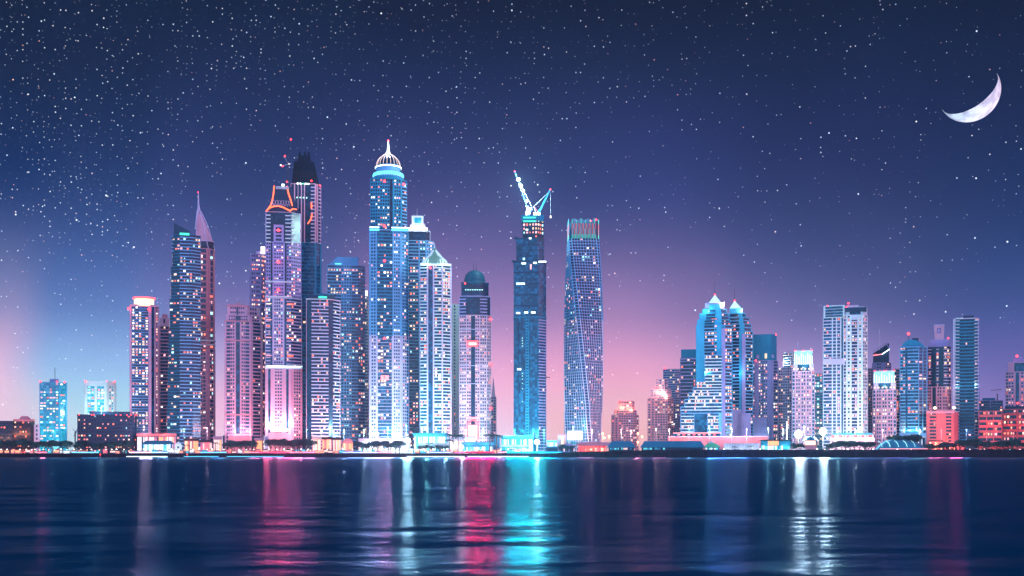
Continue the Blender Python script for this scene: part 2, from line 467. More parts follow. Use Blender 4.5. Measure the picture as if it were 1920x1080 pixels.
        for i, c in enumerate(chosen):
            k = rg.choice(c[7] + 'pwr')
            w = c[3] * rg.choice([.9, .8, .7, .5]); h = c[4] * rg.choice([.95, .85, .7])
            if i < 100:
                o = bpy.data.objects.new('window', PANE[k]); C.objects.link(o); o.parent = s.root
                o.location = (c[0]-s.org[0], c[1]-s.org[1], c[2]-s.org[2]); o.rotation_euler = (0, 0, c[5])
                o.scale = (w, 0.25, h)
            else:
                e = (math.cos(c[5]), math.sin(c[5])); n = (e[1], -e[0])
                rest.slab((c[0], c[1]), e, n, -w/2, w/2, -.12, .12, c[2]-h/2, c[2]+h/2, PAL[k])
        if rest.v: tag(rest.build('window', s.root, s.org), kind='stuff')
        return s.root
# ------------------------------------------------------------------ the setting: water, land, quay, breakwater, moon
def water_mat():
    m, t, p = new_mat('night_water')
    g = t.n('ShaderNodeNewGeometry')
    def noise(scale, sx, sy, detail=3, rough=.5):
        mp = t.n('ShaderNodeMapping'); mp.inputs['Scale'].default_value = (sx, sy, 1)
        t.l(g.outputs['Position'], mp.inputs[0])
        n = t.n('ShaderNodeTexNoise'); n.inputs['Scale'].default_value = scale; n.inputs['Detail'].default_value = detail
        n.inputs['Roughness'].default_value = rough; n.inputs['Distortion'].default_value = 0.3
        t.l(mp.outputs[0], n.inputs['Vector'])
        return n.outputs[0]
    # ripples, chop, and slow swell lines (all in world metres)
    h = t.m('ADD', t.m('ADD', t.m('MULTIPLY', noise(.75, .55, 1.0, 3, .6), 0.5), t.m('MULTIPLY', noise(0.20, .45, 1.0, 3), 1.5)), t.m('MULTIPLY', noise(.05, .35, 1.0, 2, .5), 4.0))
    bp = t.n('ShaderNodeBump'); bp.inputs['Strength'].default_value = 0.55; bp.inputs['Distance'].default_value = 0.60
    t.l(h, bp.inputs['Height']); # wind streaks: bands of rougher and calmer water
    bands = noise(0.012, .10, 1.0, 3)
    sy = t.n('ShaderNodeSeparateXYZ'); t.l(g.outputs['Position'], sy.inputs[0])   # reflection strengthened with distance, to brighten the far waterline
    # long-exposure sea: a dark blue body under a broken, softly reflecting skin
    m.node_tree.nodes.remove(p)
    out = [n for n in m.node_tree.nodes if n.type == 'OUTPUT_MATERIAL'][0]
    d = t.n('ShaderNodeBsdfDiffuse'); d.inputs[0].default_value = (0.0001, 0.105, 0.215, 1)
    gl = t.n('ShaderNodeBsdfGlossy'); gl.inputs['Color'].default_value = (.48, .76, 1, 1)
    t.l(t.rng(bands, .35, .65, .16, .24, 'LINEAR'), gl.inputs['Roughness'])
    t.l(bp.outputs[0], gl.inputs['Normal'])
    mx = t.n('ShaderNodeMixShader'); t.l(t.m('MULTIPLY', t.m('MULTIPLY', t.rng(bands, .36, .58, .027, .058), t.rng(noise(.11, .42, 1.0, 7, .80), .38, .64, .25, 2.0)), t.rng(sy.outputs[1], 150, 1400, 1.0, 2.6, 'LINEAR')), mx.inputs[0])
    t.l(d.outputs[0], mx.inputs[1]); t.l(gl.outputs[0], mx.inputs[2]); t.l(mx.outputs[0], out.inputs[0])
    return m
w = MB(); w.add([(-9000, -400, 0), (9000, -400, 0), (9000, 24000, 0), (-9000, 24000, 0)], [(0, 1, 2, 3)], water_mat())
tag(w.build('water'), kind='structure')

GROUND = wallmat('ground', (0.05, 0.045, 0.045), .9, .3)
ROCK = wallmat('rock', (0.012, 0.016, 0.028), .95, .35, 0.1)
PAVE = wallmat('paving', (0.28, 0.22, 0.22), .8, .15)
g = MB(); g.add([(-9000, 1452, LAND), (9000, 1452, LAND), (9000, 23900, LAND), (-9000, 23900, LAND)], [(0, 1, 2, 3)], GROUND)
tag(g.build('ground'), kind='structure')
# quay wall with a coping, a lit promenade paving behind it
q = MB()
xs = [-1500 + 25*i for i in range(121)]
for i in range(120):
    j = 1.2 * math.sin(i*.9) + .5*math.sin(i*2.3)
    q.prism([(xs[i], 1446 + j), (xs[i+1], 1446 + 1.2*math.sin((i+1)*.9) + .5*math.sin((i+1)*2.3)), (xs[i+1], 1452.5), (xs[i], 1452.5)], -1.0, LAND + .05 - .25*(i % 3 == 0), ROCK)
tag(q.build('quay'), kind='structure')
pv = MB(); pv.add([(-1500, 1452.6, LAND+.02), (1500, 1452.6, LAND+.02), (1500, 1466, LAND+.02), (-1500, 1466, LAND+.02)], [(0, 1, 2, 3)], PAVE)
tag(pv.build('pavement'), kind='structure')

def ridge(name, px0, px1, Yf, ytop_fn, depth, mat, n=160):
    """a rubble mound along the shore: slope, crest and rear slope, with an uneven crest line"""
    rg = random.Random(3); v = []; f = []
    for i in range(n + 1):
        px = px0 + (px1 - px0) * i / n
        top = CZ + (HY - ytop_fn(px)) / F * Yf
        for k, (dy, hh) in enumerate(((-6, -.5), (-2.5, .45), (0, .98), (depth*.5, 1.0), (depth, .5), (depth+4, .2))):
            X0 = (px - CX) / F * Yf
            z = -.5 + (top + .5) * max(0, hh) if k else -1.0
            if 0 < k: z += rg.uniform(-.35, .35)
            v.append((X0 + rg.uniform(-1, 1), Yf + dy + rg.uniform(-.8, .8), z))
    for i in range(n):
        for k in range(5): a = i*6 + k; f.append((a, a+6, a+7, a+1))
    m = MB(); m.add(v, f, mat)
    return tag(m.build(name), kind='structure')
def bw_top(px):
    if px < 1060: return 851 - (px - 1030) * .12
    if px < 1300: return 847.4 - (px - 1060) / 240 * 4.6
    return 842.8
ridge('breakwater', 1030, 2120, 1436, bw_top, 12, ROCK, 240)

# moon: the sunlit part of a sphere far out over the land, a curved shell lit by the set sun plus an added grey glow
def moon():
    D = 30000.0
    c = Vector(((1817.4 - CX) / F * D, D, CZ + (HY - 172.1) / F * D)); rad = 55 / F * D
    V = (Vector((0, 0, CZ)) - c).normalized()
    Lp = (sdir - sdir.dot(V) * V).normalized()            # in-plane direction of the lit limb
    T = V.cross(Lp).normalized()                            # horn to horn
    rg = random.Random(5); m = MB(); NA, NB = 150, 26; v = []; f = []
    for i in range(NA + 1):
        th = math.pi * i / NA
        jag = 0.0
        for q in (5, 11, 23, 41): jag += math.sin(th*q + q*1.7) * .16 / q ** .55
        hf = max(0.0, math.sin(th)) * (1 + .35 * jag * (1 if i % 2 else .4) * (1 if th > 1.4 else .15))
        for j in range(NB + 1):
            # from just past the limb (a<0) to the terminator
            a = -0.12 + R(58) * (1 + .10 * jag * (1 if i % 2 else .3) * (1 if th > 1.5 else .1)) * j / NB + 0.12 * j / NB
            d = T * math.cos(th) + (Lp * math.cos(a) + V * math.sin(a)) * math.sin(th)
            v.append(tuple(d * rad))
    n1 = len(v)
    v += [tuple(Vector(p) * 0.985) for p in v]
    for i in range(NA):
        for j in range(NB):
            a = i*(NB+1) + j
            f.append((a, a+1, a+NB+2, a+NB+1)); f.append((n1+a+NB+1, n1+a+NB+2, n1+a+1, n1+a))
    for i in range(NA):
        for j in (0, NB):
            a = i*(NB+1) + j; b = a + NB + 1
            f.append((a, b, n1+b, n1+a))
    mt, t, p = new_mat('moon_rock_glow')
    tcn = t.n('ShaderNodeTexCoord')
    nm = t.n('ShaderNodeVectorMath', operation='SCALE'); nm.inputs['Scale'].default_value = 1.0 / rad; t.l(tcn.outputs['Object'], nm.inputs[0])
    a = t.n('ShaderNodeTexNoise'); a.inputs['Scale'].default_value = 2.6; a.inputs['Detail'].default_value = 6; t.l(nm.outputs[0], a.inputs['Vector'])
    b = t.n('ShaderNodeTexVoronoi'); b.inputs['Scale'].default_value = 15; t.l(nm.outputs[0], b.inputs['Vector'])
    t.l(t.mix(t.rng(a.outputs[0], .40, .62), (.38, .40, .38, 1), (.25, .26, .25, 1)), p.inputs['Base Color'])
    bp = t.n('ShaderNodeBump'); bp.inputs['Strength'].default_value = 0.8; bp.inputs['Distance'].default_value = rad * .03
    t.l(t.m('ADD', t.rng(b.outputs['Distance'], .1, .45), t.m('MULTIPLY', a.outputs[0], 1.5)), bp.inputs['Height'])
    t.l(bp.outputs[0], p.inputs['Normal'])
    t.l(t.mix(t.rng(a.outputs[0], .40, .62), (.17, .17, .17, 1), (.10, .10, .10, 1)), p.inputs['Emission Color']); p.inputs['Emission Strength'].default_value = 1.0; mt.cycles.emission_sampling = 'NONE'  # grey emission added to the rock on top of the sunlight
    p.inputs['Roughness'].default_value = 1; p.inputs['Specular IOR Level'].default_value = 0
    m.add(v, f, mt)
    o = m.build('moon', smooth=True); o.location = c
    tag(o, 'bright crescent moon high in the night sky at right', 'moon')
moon()
# ------------------------------------------------------------------ towers, left to right
def T1():
    t = Tower('office_tower', 'short cyan glass office tower with a thin mast, leftmost tower in view', 1640, 100)
    t.sec([(75, 2), (110, 0), (125, 9)], 718, pats=['g1', 'pg3p'], pitch=5.2, wall=CYAN, glass=GLC, lit=.45, pal='whhc', depth=28)
    t.box('plant_room', 93, 110, 6, 18, 718, 710, BLUE); t.rod('mast', 103, 10, 712, 688, .5, DARK)
    for x in (76, 107, 121): t.beacon(x, 716, 0, 1.8)
    t.glow(96, 835, -40, (.3, .9, 1), 40000, .7)  # lamp added in front to brighten the cyan glass
    t.done()
    t = Tower('office_tower', 'pale cyan tower with white crown band behind the low dark block', 1700, 188)
    t.sec([(159, 4), (200, 0), (217, 8)], 724, pats=['pg3pg3p', 'pw2p'], pitch=5, wall=WHITE, glass=GLC, lit=.5, pal='hhc', depth=26)
    t.sec([(159, 4), (200, 0), (217, 8)], 716, 724, pats=['s'], wall=WHITE, lit=0, depth=26, side='s')
    for x in (160, 200, 215): t.beacon(x, 715, 2, 1.7)
    t.glow(186, 775, -45, (.7, .97, 1), 60000, .7)  # added lamp standing off in front, brightens this tower
    t.done()
T1()
def T3():
    t = Tower('apartment_block', 'low wide dark block with scattered lit windows and red roof lights', 1530, 200, 'building')
    t.sec([(146, 0), (249, 2), (256, 12)], 779, pats=['xddddxddddxddddxddddxddddx'.replace('dddd', 'x1x1x1'), 'pw2p'], pitch=7.5, wall=NAVY, glass=GLD, lit=.22, pal='wprc', depth=30)
    t.sec([(168, 5), (243, 5)], 773, 779, pats=['d'], wall=NAVY, lit=0, depth=22, side='d')
    for x in (148, 172, 176, 195, 218, 226, 238, 246, 254): t.beacon(x, 778, -1, 1.0)
    t.done()
    t = Tower('hotel', 'dark low hotel with a flared roof and orange lit terraces at the left edge', 1520, 30, 'building')
    t.sec([-40, 28], 791, pats=['xWxWxW'], pitch=9, wall=NAVY, glass=GLD, lit=.35, pal='rrw', depth=30)
    t.sec([(26, -2), (56, -2), (64, 8)], 790, pats=['WxW', 'p'], pitch=9, wall=DARK, glass=GLD, lit=.5, pal='rrw', depth=28)
    t.taper('canopy', 30, 60, 24, 67, -5, 22, 790, 786, ROSE); t.taper('roof', 36, 58, 40, 52, 0, 20, 785, 780, ROSE)
    for x in (30, 38, 47, 55): t.glow(x, 815, -9, (1, .25, .1), 3500, 1.3)
    for x in (3, 16): t.glow(x, 822, -6, (1, .3, .12), 1800, 1.2)
    t.done()
    t = Tower('townhouse', 'narrow white townhouse beside the flared roof hotel', 1535, 69, 'house')
    t.sec([64.5, 73.5], 797, pats=['pw2p'], pitch=8, wall=PALE, lit=.2, depth=15)
    t.done()
T3()
def T5():
    t = Tower('office_tower', 'tall tower crowned by a glowing drum sign with striped lit floors', 1570, 270)
    t.sec([(244, 1), (284, 0), (297, 8)], 575, pats=['p1b11p2', 'd3p2w2p'], pitch=4.9, wall=PINK, glass=GL, lit=.62, pal='hhw', depth=30, bw=BLUE)
    t.box('parapet', 244, 297, 0, 22, 575, 571, PINK)
    t.lathe('sign_drum', 270, 10, [(16, 573), (18, 572), (18, 560), (17, 559)], emit('sign_light', (1, .62, .38), 2.4), 24)
    t.lathe('sign_rim', 270, 10, [(19, 560), (20.5, 559), (20.5, 557), (19, 556.5)], E_LEDR, 24)
    for x in (241.5, 279): t.beacon(x, 580, -3, 2.3)
    for x in (251, 290): t.beacon(x, 559, 0, 1.2)
    t.done()
    t = Tower('apartment_tower', 'pink banded tower squeezed between the drum sign tower and dark sail tower', 1660, 306)
    t.sec([(297, 2), (320, 0)], 612, pats=['p1b4p1'], pitch=6.4, wall=ROSE, lit=.1, depth=25, bw=ROSE)
    t.sec([(300, 2), (316, 0)], 597, 612, pats=['sw1s'], pitch=15, wall=PINK, lit=0, depth=20)
    t.sec([(304, 4), (314, 4)], 590, 597, pats=['s'], wall=ROSE, lit=0, depth=12, side='s')
    t.done()
T5()
def T7():
    t = Tower('residential_tower', 'dark blue sail shaped tower with slanted top beside the pink spire tower', 1560, 345)
    # the left edge leans: stacked storeys widen towards the ground
    ys = [440, 500, 560, 620, 690, 760, 850]
    xl = [325, 322, 319, 317, 315, 313.5, 312.5]
    for i in range(6):
        x0 = (xl[i] + xl[i+1]) / 2
        t.sec([(x0, 6), (337, 0), (361, 0), (376, 6)], ys[i], ys[i+1] if i < 5 else None, pats=['g1', 'b3', 'b2'], pitch=6.3, wall=TEAL, glass=GLD, lit=.24, pal='whcp',
              depth=34, bw=BLUE, side='g', cap=i == 0, roof=.5)
    a, b = t.pt(326, 6), t.pt(357, 2)
    D = 26
    c, d = (b[0]+t.b[0]*D, b[1]+t.b[1]*D), (a[0]+t.b[0]*D, a[1]+t.b[1]*D)
    m = t.mb('crown'); z0 = t.z(440); zl, zr = t.z(417), t.z(433)
    m.boxp([(a[0], a[1], z0), (b[0], b[1], z0), (c[0], c[1], z0), (d[0], d[1], z0), (a[0], a[1], zl), (b[0], b[1], zr), (c[0], c[1], zr), (d[0], d[1], zl)], NAVY)
    t.box('sign', 337, 355, -1.5, -.6, 441, 437, E_LEDG)
    for i in range(5): t.box('ledge', 321, 326, 3, 12, 444+i*7, 442.6+i*7, BLUE)
    t.done()
    t = Tower('spire_tower', 'slim pink and white tower tapering into a needle spire', 1640, 388)
    t.sec([(366, 0), (390, 0), (403, 9)], 655, pats=['b2w1p.5', 'pb2p'], pitch=7.2, wall=PINK, lit=.35, pal='hpc', depth=30)
    t.sec([(366, 0), (391, 0), (402, 9)], 467, 655, pats=['p.6b2p.6', 'pg2p'], pitch=10.5, wall=ROSE, lit=.3, pal='hcp', depth=28, hi=WHITE)
    t.sec([(367, 2), (391, 1), (401, 9)], 452, 467, pats=['d', 'd'], glass=GLD, lit=0, wall=PALE, depth=26, side='d')
    for (x0, y0, x1, y1, dy) in ((403, 467, 391, 425, 9), (391, 467, 372.5, 382, 0), (391, 425, 377, 395, 5), (366, 467, 371, 392, 0), (366, 430, 370, 392, 2)):
        t.bar('crown_rib', (x0, y0, dy), (x1, y1, dy*.4+6), .9, PALE)
    t.taper('crown', 367, 399, 370, 378, 3, 24, 452, 400, PINK, (8, 14))
    t.rod('spire', 372, 9, 402, 380, 2.2, PALE, 1.4); t.rod('spire', 372, 9, 380, 360, 1.4, PALE, .6)
    t.beacon(371.5, 359, 9, 1)
    for y in (640, 648): t.box('cornice', 366, 404, -2, 24, y, y-3, WHITE)
    t.done()
T7()
def T9():
    t = Tower('hotel_tower', 'ornate pink stone tower with cornices and arched base', 1590, 458)
    t.sec([(422, 0), (470, 0), (492, 12)], 604, pats=['p1b3w3p1d3p1w3b3p1', 'p1b4p1'], pitch=6.6, wall=PINK, lit=.1, pal='hwp', depth=36, bw=PINK)
    t.sec([(425, 1), (468, 1), (490, 12)], 592, 604, pats=['p1W4d3W4p1', 'pw3p'], pitch=6.6, wall=PINK, lit=.05, depth=33, bw=PINK)
    t.sec([(427, 2), (463, 2), (486, 12)], 576, 592, pats=['pW3dW3p', 'pw3p'], pitch=8, wall=PINK, lit=.0, depth=30)
    t.taper('cornice', 428, 464, 425, 467, 0, 28, 576, 572, ROSE)
    t.lathe('roof_dome', 446, 12, [(9, 573), (8, 570), (5, 567.5), (1, 566)], PINK, 16)
    for y in (779, 640, 604): t.box('cornice', 421, 471, -1.8, 0, y, y-2.4, ROSE)
    t.box('podium', 428, 472, -8, 0, 850, 817, ROSE); t.box('podium_parapet', 427, 473, -9, 0, 817, 813.5, PINK)
    for x in (440, 452, 464): t.glow(x, 808, -13, (1, .5, .6), 5000, .8)
    t.done()
    t = Tower('apartment_tower', 'slim dark tower with bright white roof light, left of the neon crowned tower', 1680, 484)
    t.sec([(469, 0), (490, 0), (498, 6)], 478, pats=['p1W3p.5W3p1', 'w1'], pitch=8.2, wall=LILAC, glass=GLD, lit=.55, pal='prwh', depth=25)
    t.box('lantern', 489, 497, 0, 8, 474, 462, emit('roof_lantern', (1, .82, .85), 3.0)); t.box('roof_house', 480, 497, 6, 20, 478, 470, LILAC)
    t.done()
T9()
def T11():
    t = Tower('neon_crown_tower', 'tall tower with pagoda crown outlined in red neon and white balcony bands', 1560, 530)
    W_ = 'p.6w.8d.6p.5W2.2p.5d.6p.4w1p.4'
    t.sec([(498, 2), (546, 0), (566, 10)], 690, pats=['p1d1p1s.6w3s.6p1d1p1', 'p1w3p.5'], pitch=6.3, wall=PINK, lit=.16, pal='hhwc', depth=36)
    t.sec([(498, 2), (546, 0), (565, 10)], 560, 690, pats=['b1.6d.7s.5w3s.5d.7b1.6', 'b3'], pitch=6.3, wall=PALE, lit=.22, pal='hhwcr', depth=36, bw=PALE)
    t.sec([(499, 2), (546, 0), (564, 10)], 455, 560, pats=['w1.4d.6p.4W3p.4d.6w1.4', 'w3'], pitch=6.6, wall=LILAC, glass=GLD, lit=.3, pal='whcr', depth=35)
    t.sec([(499, 2), (546, 0), (563, 10)], 398, 455, pats=['b1.2d4b1.6', 'b1d3'], pitch=7.6, wall=PALE, glass=GLD, lit=.03, pal='c', depth=34, bw=WHITE, roof=.6)
    for y in (530, 558): t.box('cornice', 497, 548, -2, 30, y, y-2.6, WHITE)
    t.box('cornice', 497, 566, -2.4, 30, 692, 686, WHITE); t.box('led_band', 500, 563, -3, -2.5, 688.5, 686.5, E_LEDW)
    for y in (601, 634, 668, 571): t.box('led_band#%d' % y, 499, 509, -3, -2, y, y-1.3, E_LEDP if y != 571 else E_WARM); t.box('led_band#r%d' % y, 539, 550, -3, -2, y, y-1.3, E_NEON)
    t.box('bay', 513, 532, -1.6, 1, 455, 422, LILAC)
    for i in range(4): t.box('bay_window', 517, 528, -2, -1.5, 452-i*7, 448-i*7, GLD)
    # flared pagoda roof: four concave faces
    prof = [(499, 563, 397), (503, 560, 391), (508, 556, 383), (511, 553, 372), (513, 549, 360), (514, 546, 346)]
    m = t.mb('pagoda_roof')
    for (a0, a1, ya), (b0, b1, yb) in zip(prof, prof[1:]):
        c = 530
        def quad(x0, x1, s): 
            k = (x1 - x0) / 66 * 30
            q0, q1 = t.pt(x0, 18-k/2), t.pt(x1, 18-k/2)
            return [q0, q1, (q1[0]+t.b[0]*k, q1[1]+t.b[1]*k), (q0[0]+t.b[0]*k, q0[1]+t.b[1]*k)]
        m.prism(quad(a0, a1, 0), t.z(ya), t.z(yb), NAVY, quad(b0, b1, 0))
    for (a0, a1, ya), (b0, b1, yb) in zip(prof, prof[1:]):
        ka, kb = (a1-a0)/66*30, (b1-b0)/66*30
        t.bar('neon_tube#l', (a0, ya, 17.4-ka/2), (b0, yb, 17.4-kb/2), 1.15, E_NEON)
        if yb < 375: t.bar('neon_tube#r', (a1-8, ya, 16.5-ka/2), (b1-8, yb, 16.5-kb/2), 1.15, E_NEON)
    arc = [(500, 396), (506, 391), (513, 388), (522, 387), (531, 389), (537, 392), (544, 395)]
    for p, q in zip(arc, arc[1:]): t.bar('neon_tube#a', p + (-1.4,), q + (-1.4,), 1.15, E_NEON)
    arc = [(544, 395), (549, 390), (555, 390), (560, 394), (562, 399)]
    for i, (p, q) in enumerate(zip(arc, arc[1:])): t.bar('neon_tube#b', p + (-1 + 3*i,), q + (2 + 3*i,), 1.0, E_NEON)
    for j in range(7):      # lattice below the neck
        t.bar('lattice', (509+5*j, 386, 3), (513+5*j, 374, 6), .35, PALE); t.bar('lattice', (514+5*j, 386, 3), (510+5*j, 374, 6), .35, PALE)
    t.box('roof_house', 517, 542, 8, 20, 352, 347, STEEL); t.rod('mast', 530.5, 12, 347, 320, .8, DARK, .4)
    t.box('lantern', 528, 533, 6, 9, 346, 343, E_LEDW)
    for y in (433, 492, 544): t.beacon(522, y, -4, 2.6)
    t.beacon(524, 640, -3, 1.2)
    t.box('podium', 503, 549, -14, -1, 850, 812, ROSE); t.box('canopy', 507, 541, -17, -1, 809, 804, emit('canopy_light', (1, .75, .7), 2.2))
    for x in (500, 522, 547): t.glow(x, 802, -20, (1, .42, .5), 16000, 1.0)
    for x in (502, 546): t.glow(x, 795, -5, (1, .6, .6), 9000, .7); 
    t.done()
    # dark tall tower behind
    BLK = wallmat('black_glass_crown', (.003, .010, .022), .6, .2, .1)
    t = Tower('supertall_tower', 'very tall dark tower with black domed crown and pink vertical fins', 1640, 574)
    t.sec([(546, 4), (590, 0), (602, 8)], 455, pats=['g', 'p1g3p1'], pitch=7, wall=TEAL, glass=GL, lit=.02, pal='c', depth=38)
    t.sec([(546, 4), (590, 0), (601, 8)], 345, 455, pats=['d1p.35d.9s.2d.9p.35d.7p.35d2b1.3', 'p.5d.3p.5d.3b1'], pitch=7, wall=PINK, glass=GLD, lit=.05, pal='c', depth=38, bw=PALE)
    t.taper('crown', 547, 598, 549, 593, 4, 36, 345, 318, BLK, (7, 34))
    t.taper('crown#2', 549, 593, 552, 589, 7, 34, 318, 300, BLK, (10, 32))
    t.taper('crown#3', 557, 584, 561, 581, 12, 28, 300, 287, BLK, (14, 26))
    for x in (562, 572, 579): t.taper('crown_fin', x-3, x+3, x-1.5, x+1, 14, 24, 289, 279, BLK)
    for i in range(14): t.box('crown_rib', 549+i*3.4, 549.7+i*3.4, 3, 4.2, 345, 319, DARK)
    for i in range(5): t.box('roof_lamp', 557+i*5, 559.4+i*5, -1.5, 0, 346, 343.6, E_LEDW if i != 2 else E_LEDG)
    for i in range(4): t.box('roof_lamp', 556+i*6, 558+i*6, -1.5, 0, 372, 370, E_CYAN)
    t.beacon(584, 338, 2); t.beacon(600, 345, 6, 1.6)
    t.box('neon_tube', 583, 585, -2, -1, 391, 380, E_NEON); t.bar('neon_tube#c', (585, 400, -1.5), (583.5, 410, -1.5), 1, E_NEON); t.bar('neon_tube#c', (583.5, 410, -1.5), (577, 420, -1.5), 1, E_NEON)
    t.done()
    c = Tower('tower_crane', 'thin crane mast with red lamps standing behind the neon crowned roof', 1625, 540, 'crane', base=CZ + (HY - 345) / F * 1625)
    c.bar('mast', (540, 345, 0), (540, 300, 0), .9, DARK); c.bar('mast', (540, 300, 0), (545, 262, 0), .5, DARK)
    c.bar('jib', (531, 311, 0), (546, 306, 0), .6, STEEL); c.bar('stay', (534, 294, 0), (540, 308, 0), .3, STEEL)
    for x, y in ((545.5, 261), (534, 293), (530, 312), (538, 341)): c.beacon(x, y, 0, 1.5)
    c.box('work_lamp', 525, 528, 0, 2, 311, 309, E_WHITE); c.box('work_lamp', 540, 543, 0, 2, 308, 306, E_WHITE)
    c.done()
T11()
def T13():
    t = Tower('residential_tower', 'dark tower with rounded cap and stacked white balcony loops', 1550, 606)
    t.sec([(575, 3), (584, 0), (616, 0), (624, 4), (637, 16)], 562, pats=['d', 'b3b.3b3', 'd', 'b2'], pitch=6.4, wall=PINK, glass=GLD, lit=.28, pal='wrp', depth=34, bw=PALE)
    t.sec([(579, 3), (585, 1), (614, 1), (628, 10)], 554, 562, pats=['s'], wall=NAVY, glass=GLD, lit=0, depth=28, side='s')
    t.lathe('roof_drum', 603, 15, [(21, 556), (19, 551), (15, 549)], TEAL, 20)
    t.box('roof_lamp', 597, 613, 0, 1, 559, 555.5, E_LEDG)
    t.box('ledge', 574, 618, -2, 20, 562, 560.6, WHITE)
    for x in (585, 605, 628): t.glow(x, 817, -12, (1, .4, .3), 5000, .9)
    t.done()
    t = Tower('apartment_tower', 'blue tower with sloping roof edge and many orange windows, behind the rounded cap tower', 1650, 648)
    t.sec([(614, 0), (640, 0), (672, 0), (684, 8)], 498, pats=['b2', 'w3b2', 'b2'], pitch=6.1, wall=BLUE, glass=GL, lit=.30, pal='wphc', depth=34, bw=BLUE)
    t.taper('roof_wedge', 614, 672, 632, 671, 4, 26, 498, 481, BLUE); t.box('roof_wall', 640, 672, 8, 24, 490, 480, TEAL)
    t.box('led_band', 628, 640, -2, -1, 496, 494.5, E_LEDC)
    for y in (607, 765): t.box('ledge', 613, 677, -2.2, 0, y, y-3.5, BLUE)
    t.done()
    t = Tower('apartment_tower', 'slim pale tower with white top lamp, left of the domed spire tower', 1680, 686)
    t.sec([(676, 0), (688, 0), (697, 6)], 556, pats=['b3', 'w2'], pitch=6, wall=PALE, lit=.2, pal='hw', depth=22, bw=WHITE)
    t.box('roof_lamp', 681, 689, 0, 4, 555, 545, emit('roof_lamp_white', (.9, .9, 1), 3)); t.beacon(684, 535, 0, 1.6); t.rod('mast', 684, 2, 547, 535, .4, DARK)
    t.done()
T13()
def T16():
    t = Tower('domed_spire_tower', 'tallest tower with glowing ribbed dome, spire and lit blue rings', 1600, 728)
    t.sec([(693, 3), (707, 0), (736, 0), (752, 3), (766, 12)], 630, pats=['p1w3p.6', 'p.2g4p.2', 'p.5w3p.5', 'p.8w2b1'], pitch=6.4, wall=PALE, lit=.22, pal='hhw', depth=40, bw=BLUE)
    t.sec([(693, 3), (707, 0), (736, 0), (752, 3), (765, 12)], 432, 630, pats=['p.6w3p.6', 'b4', 'p.5w3p.5', 'p.5w2b1'], pitch=6.4, wall=BLUE, lit=.24, pal='hhwp', depth=40, bw=TEAL)
    t.sec([(695, 4), (708, 1), (736, 1), (751, 4), (762, 12)], 336, 432, pats=['w3', 'w4d1', 'p.5w2', 'p.5b2'], pitch=6.4, wall=TEAL, glass=GLD, lit=.30, pal='hhwr', depth=38, bw=BLUE)
    for a, b, dy in ((693, 711, 1), (734, 766, 0)):
        t.box('ledge', a, b, -2.5+dy, 14, 434, 426, BLUE); t.box('led_band#%d' % a, a, b, -3+dy, -2.6+dy, 433, 430.4, E_LEDC); t.box('led_band#w%d' % a, a, b, -3+dy, -2.6+dy, 427.8, 426.4, E_LEDW)
    t.lathe('crown_drum', 728, 18, [(30, 336), (30, 331), (27.5, 330), (27.5, 321), (25, 320)], TEAL, 32)
    for i in range(40):
        a = math.pi * 2 * i / 40; c = t.pt(728, 18); rr = 28 * t.k
        t.mb('crown_column').lathe(c[0] + rr*math.cos(a), c[1] + rr*math.sin(a), [(.5, t.z(329.5)), (.5, t.z(321))], PALE, 6)
    t.lathe('led_ring', 728, 18, [(29, 333.5), (29, 332)], E_LEDP, 32); t.lathe('led_ring', 728, 18, [(29.2, 327), (29.6, 324.5), (28, 320.8)], E_LEDC, 32)
    t.lathe('lantern_drum', 728, 18, [(22, 320), (22, 312), (24.5, 311), (24.5, 308), (22, 306)], BLUE, 32)
    t.lathe('led_ring', 728, 18, [(25, 310.6), (25, 308.6)], E_LEDW, 32)
    dome = [(22.5, 306), (21.8, 301), (19, 295), (14.5, 289.5), (9, 285.5), (4.5, 283), (2.8, 279)]
    t.lathe('dome', 728, 18, dome, GLD, 32)
    c = t.pt(728, 18)
    for i in range(20):
        a = math.pi * 2 * i / 20
        for (r0, y0), (r1, y1) in zip(dome, dome[1:]):
            t.mb('dome_rib#%d' % i).bar((c[0]+math.cos(a)*(r0*t.k+.3), c[1]+math.sin(a)*(r0*t.k+.3), t.z(y0)), (c[0]+math.cos(a)*(r1*t.k+.3), c[1]+math.sin(a)*(r1*t.k+.3), t.z(y1)), .42, emit('dome_rib_light', (1, .74, .70), 1.5), seg=4)
    t.lathe('spire', 728, 18, [(2.8, 281), (1.8, 270), (1.0, 262), (.4, 258)], E_LEDW, 8)
    t.beacon(728, 257, 18, 1.6); t.glow(722, 272, 8, (.95, .8, 1), 60000, .6); t.glow(734, 272, 8, (.8, .9, 1), 60000, .6)  # two lamps added beside the spire for a halo in the haze
    for x, y, r in ((721, 341, 2.4), (757, 346, 2.4), (721, 425, 2.4), (721, 490, 2.4), (721, 635, 2.2), (721, 708, 2.2)): t.beacon(x, y, -4, r)
    t.box('led_band', 714, 729, -2.2, -1.6, 713, 704, E_LEDP)
    t.box('podium', 690, 770, -10, 0, 850, 822, PALE)
    for x in (701, 744): t.box('led_band#%d' % x, x-9, x+9, -3.4, -2.4, 816, 811, E_LEDW); t.glow(x, 818, -16, (.55, .85, 1), 15000, .8)
    t.done()
    t = Tower('apartment_tower', 'blue balcony tower with tiered white crown, right of the domed spire tower', 1690, 790)
    t.sec([(762, 0), (800, 0), (813, 10)], 452, pats=['b3p.3b1.4p.3', 'w2'], pitch=6, wall=BLUE, glass=GL, lit=.3, pal='pwc', depth=34, bw=BLUE)
    t.sec([(766, 3), (798, 3), (806, 10)], 432, 452, pats=['d4', 'd'], glass=GLD, wall=WHITE, lit=.2, depth=28)
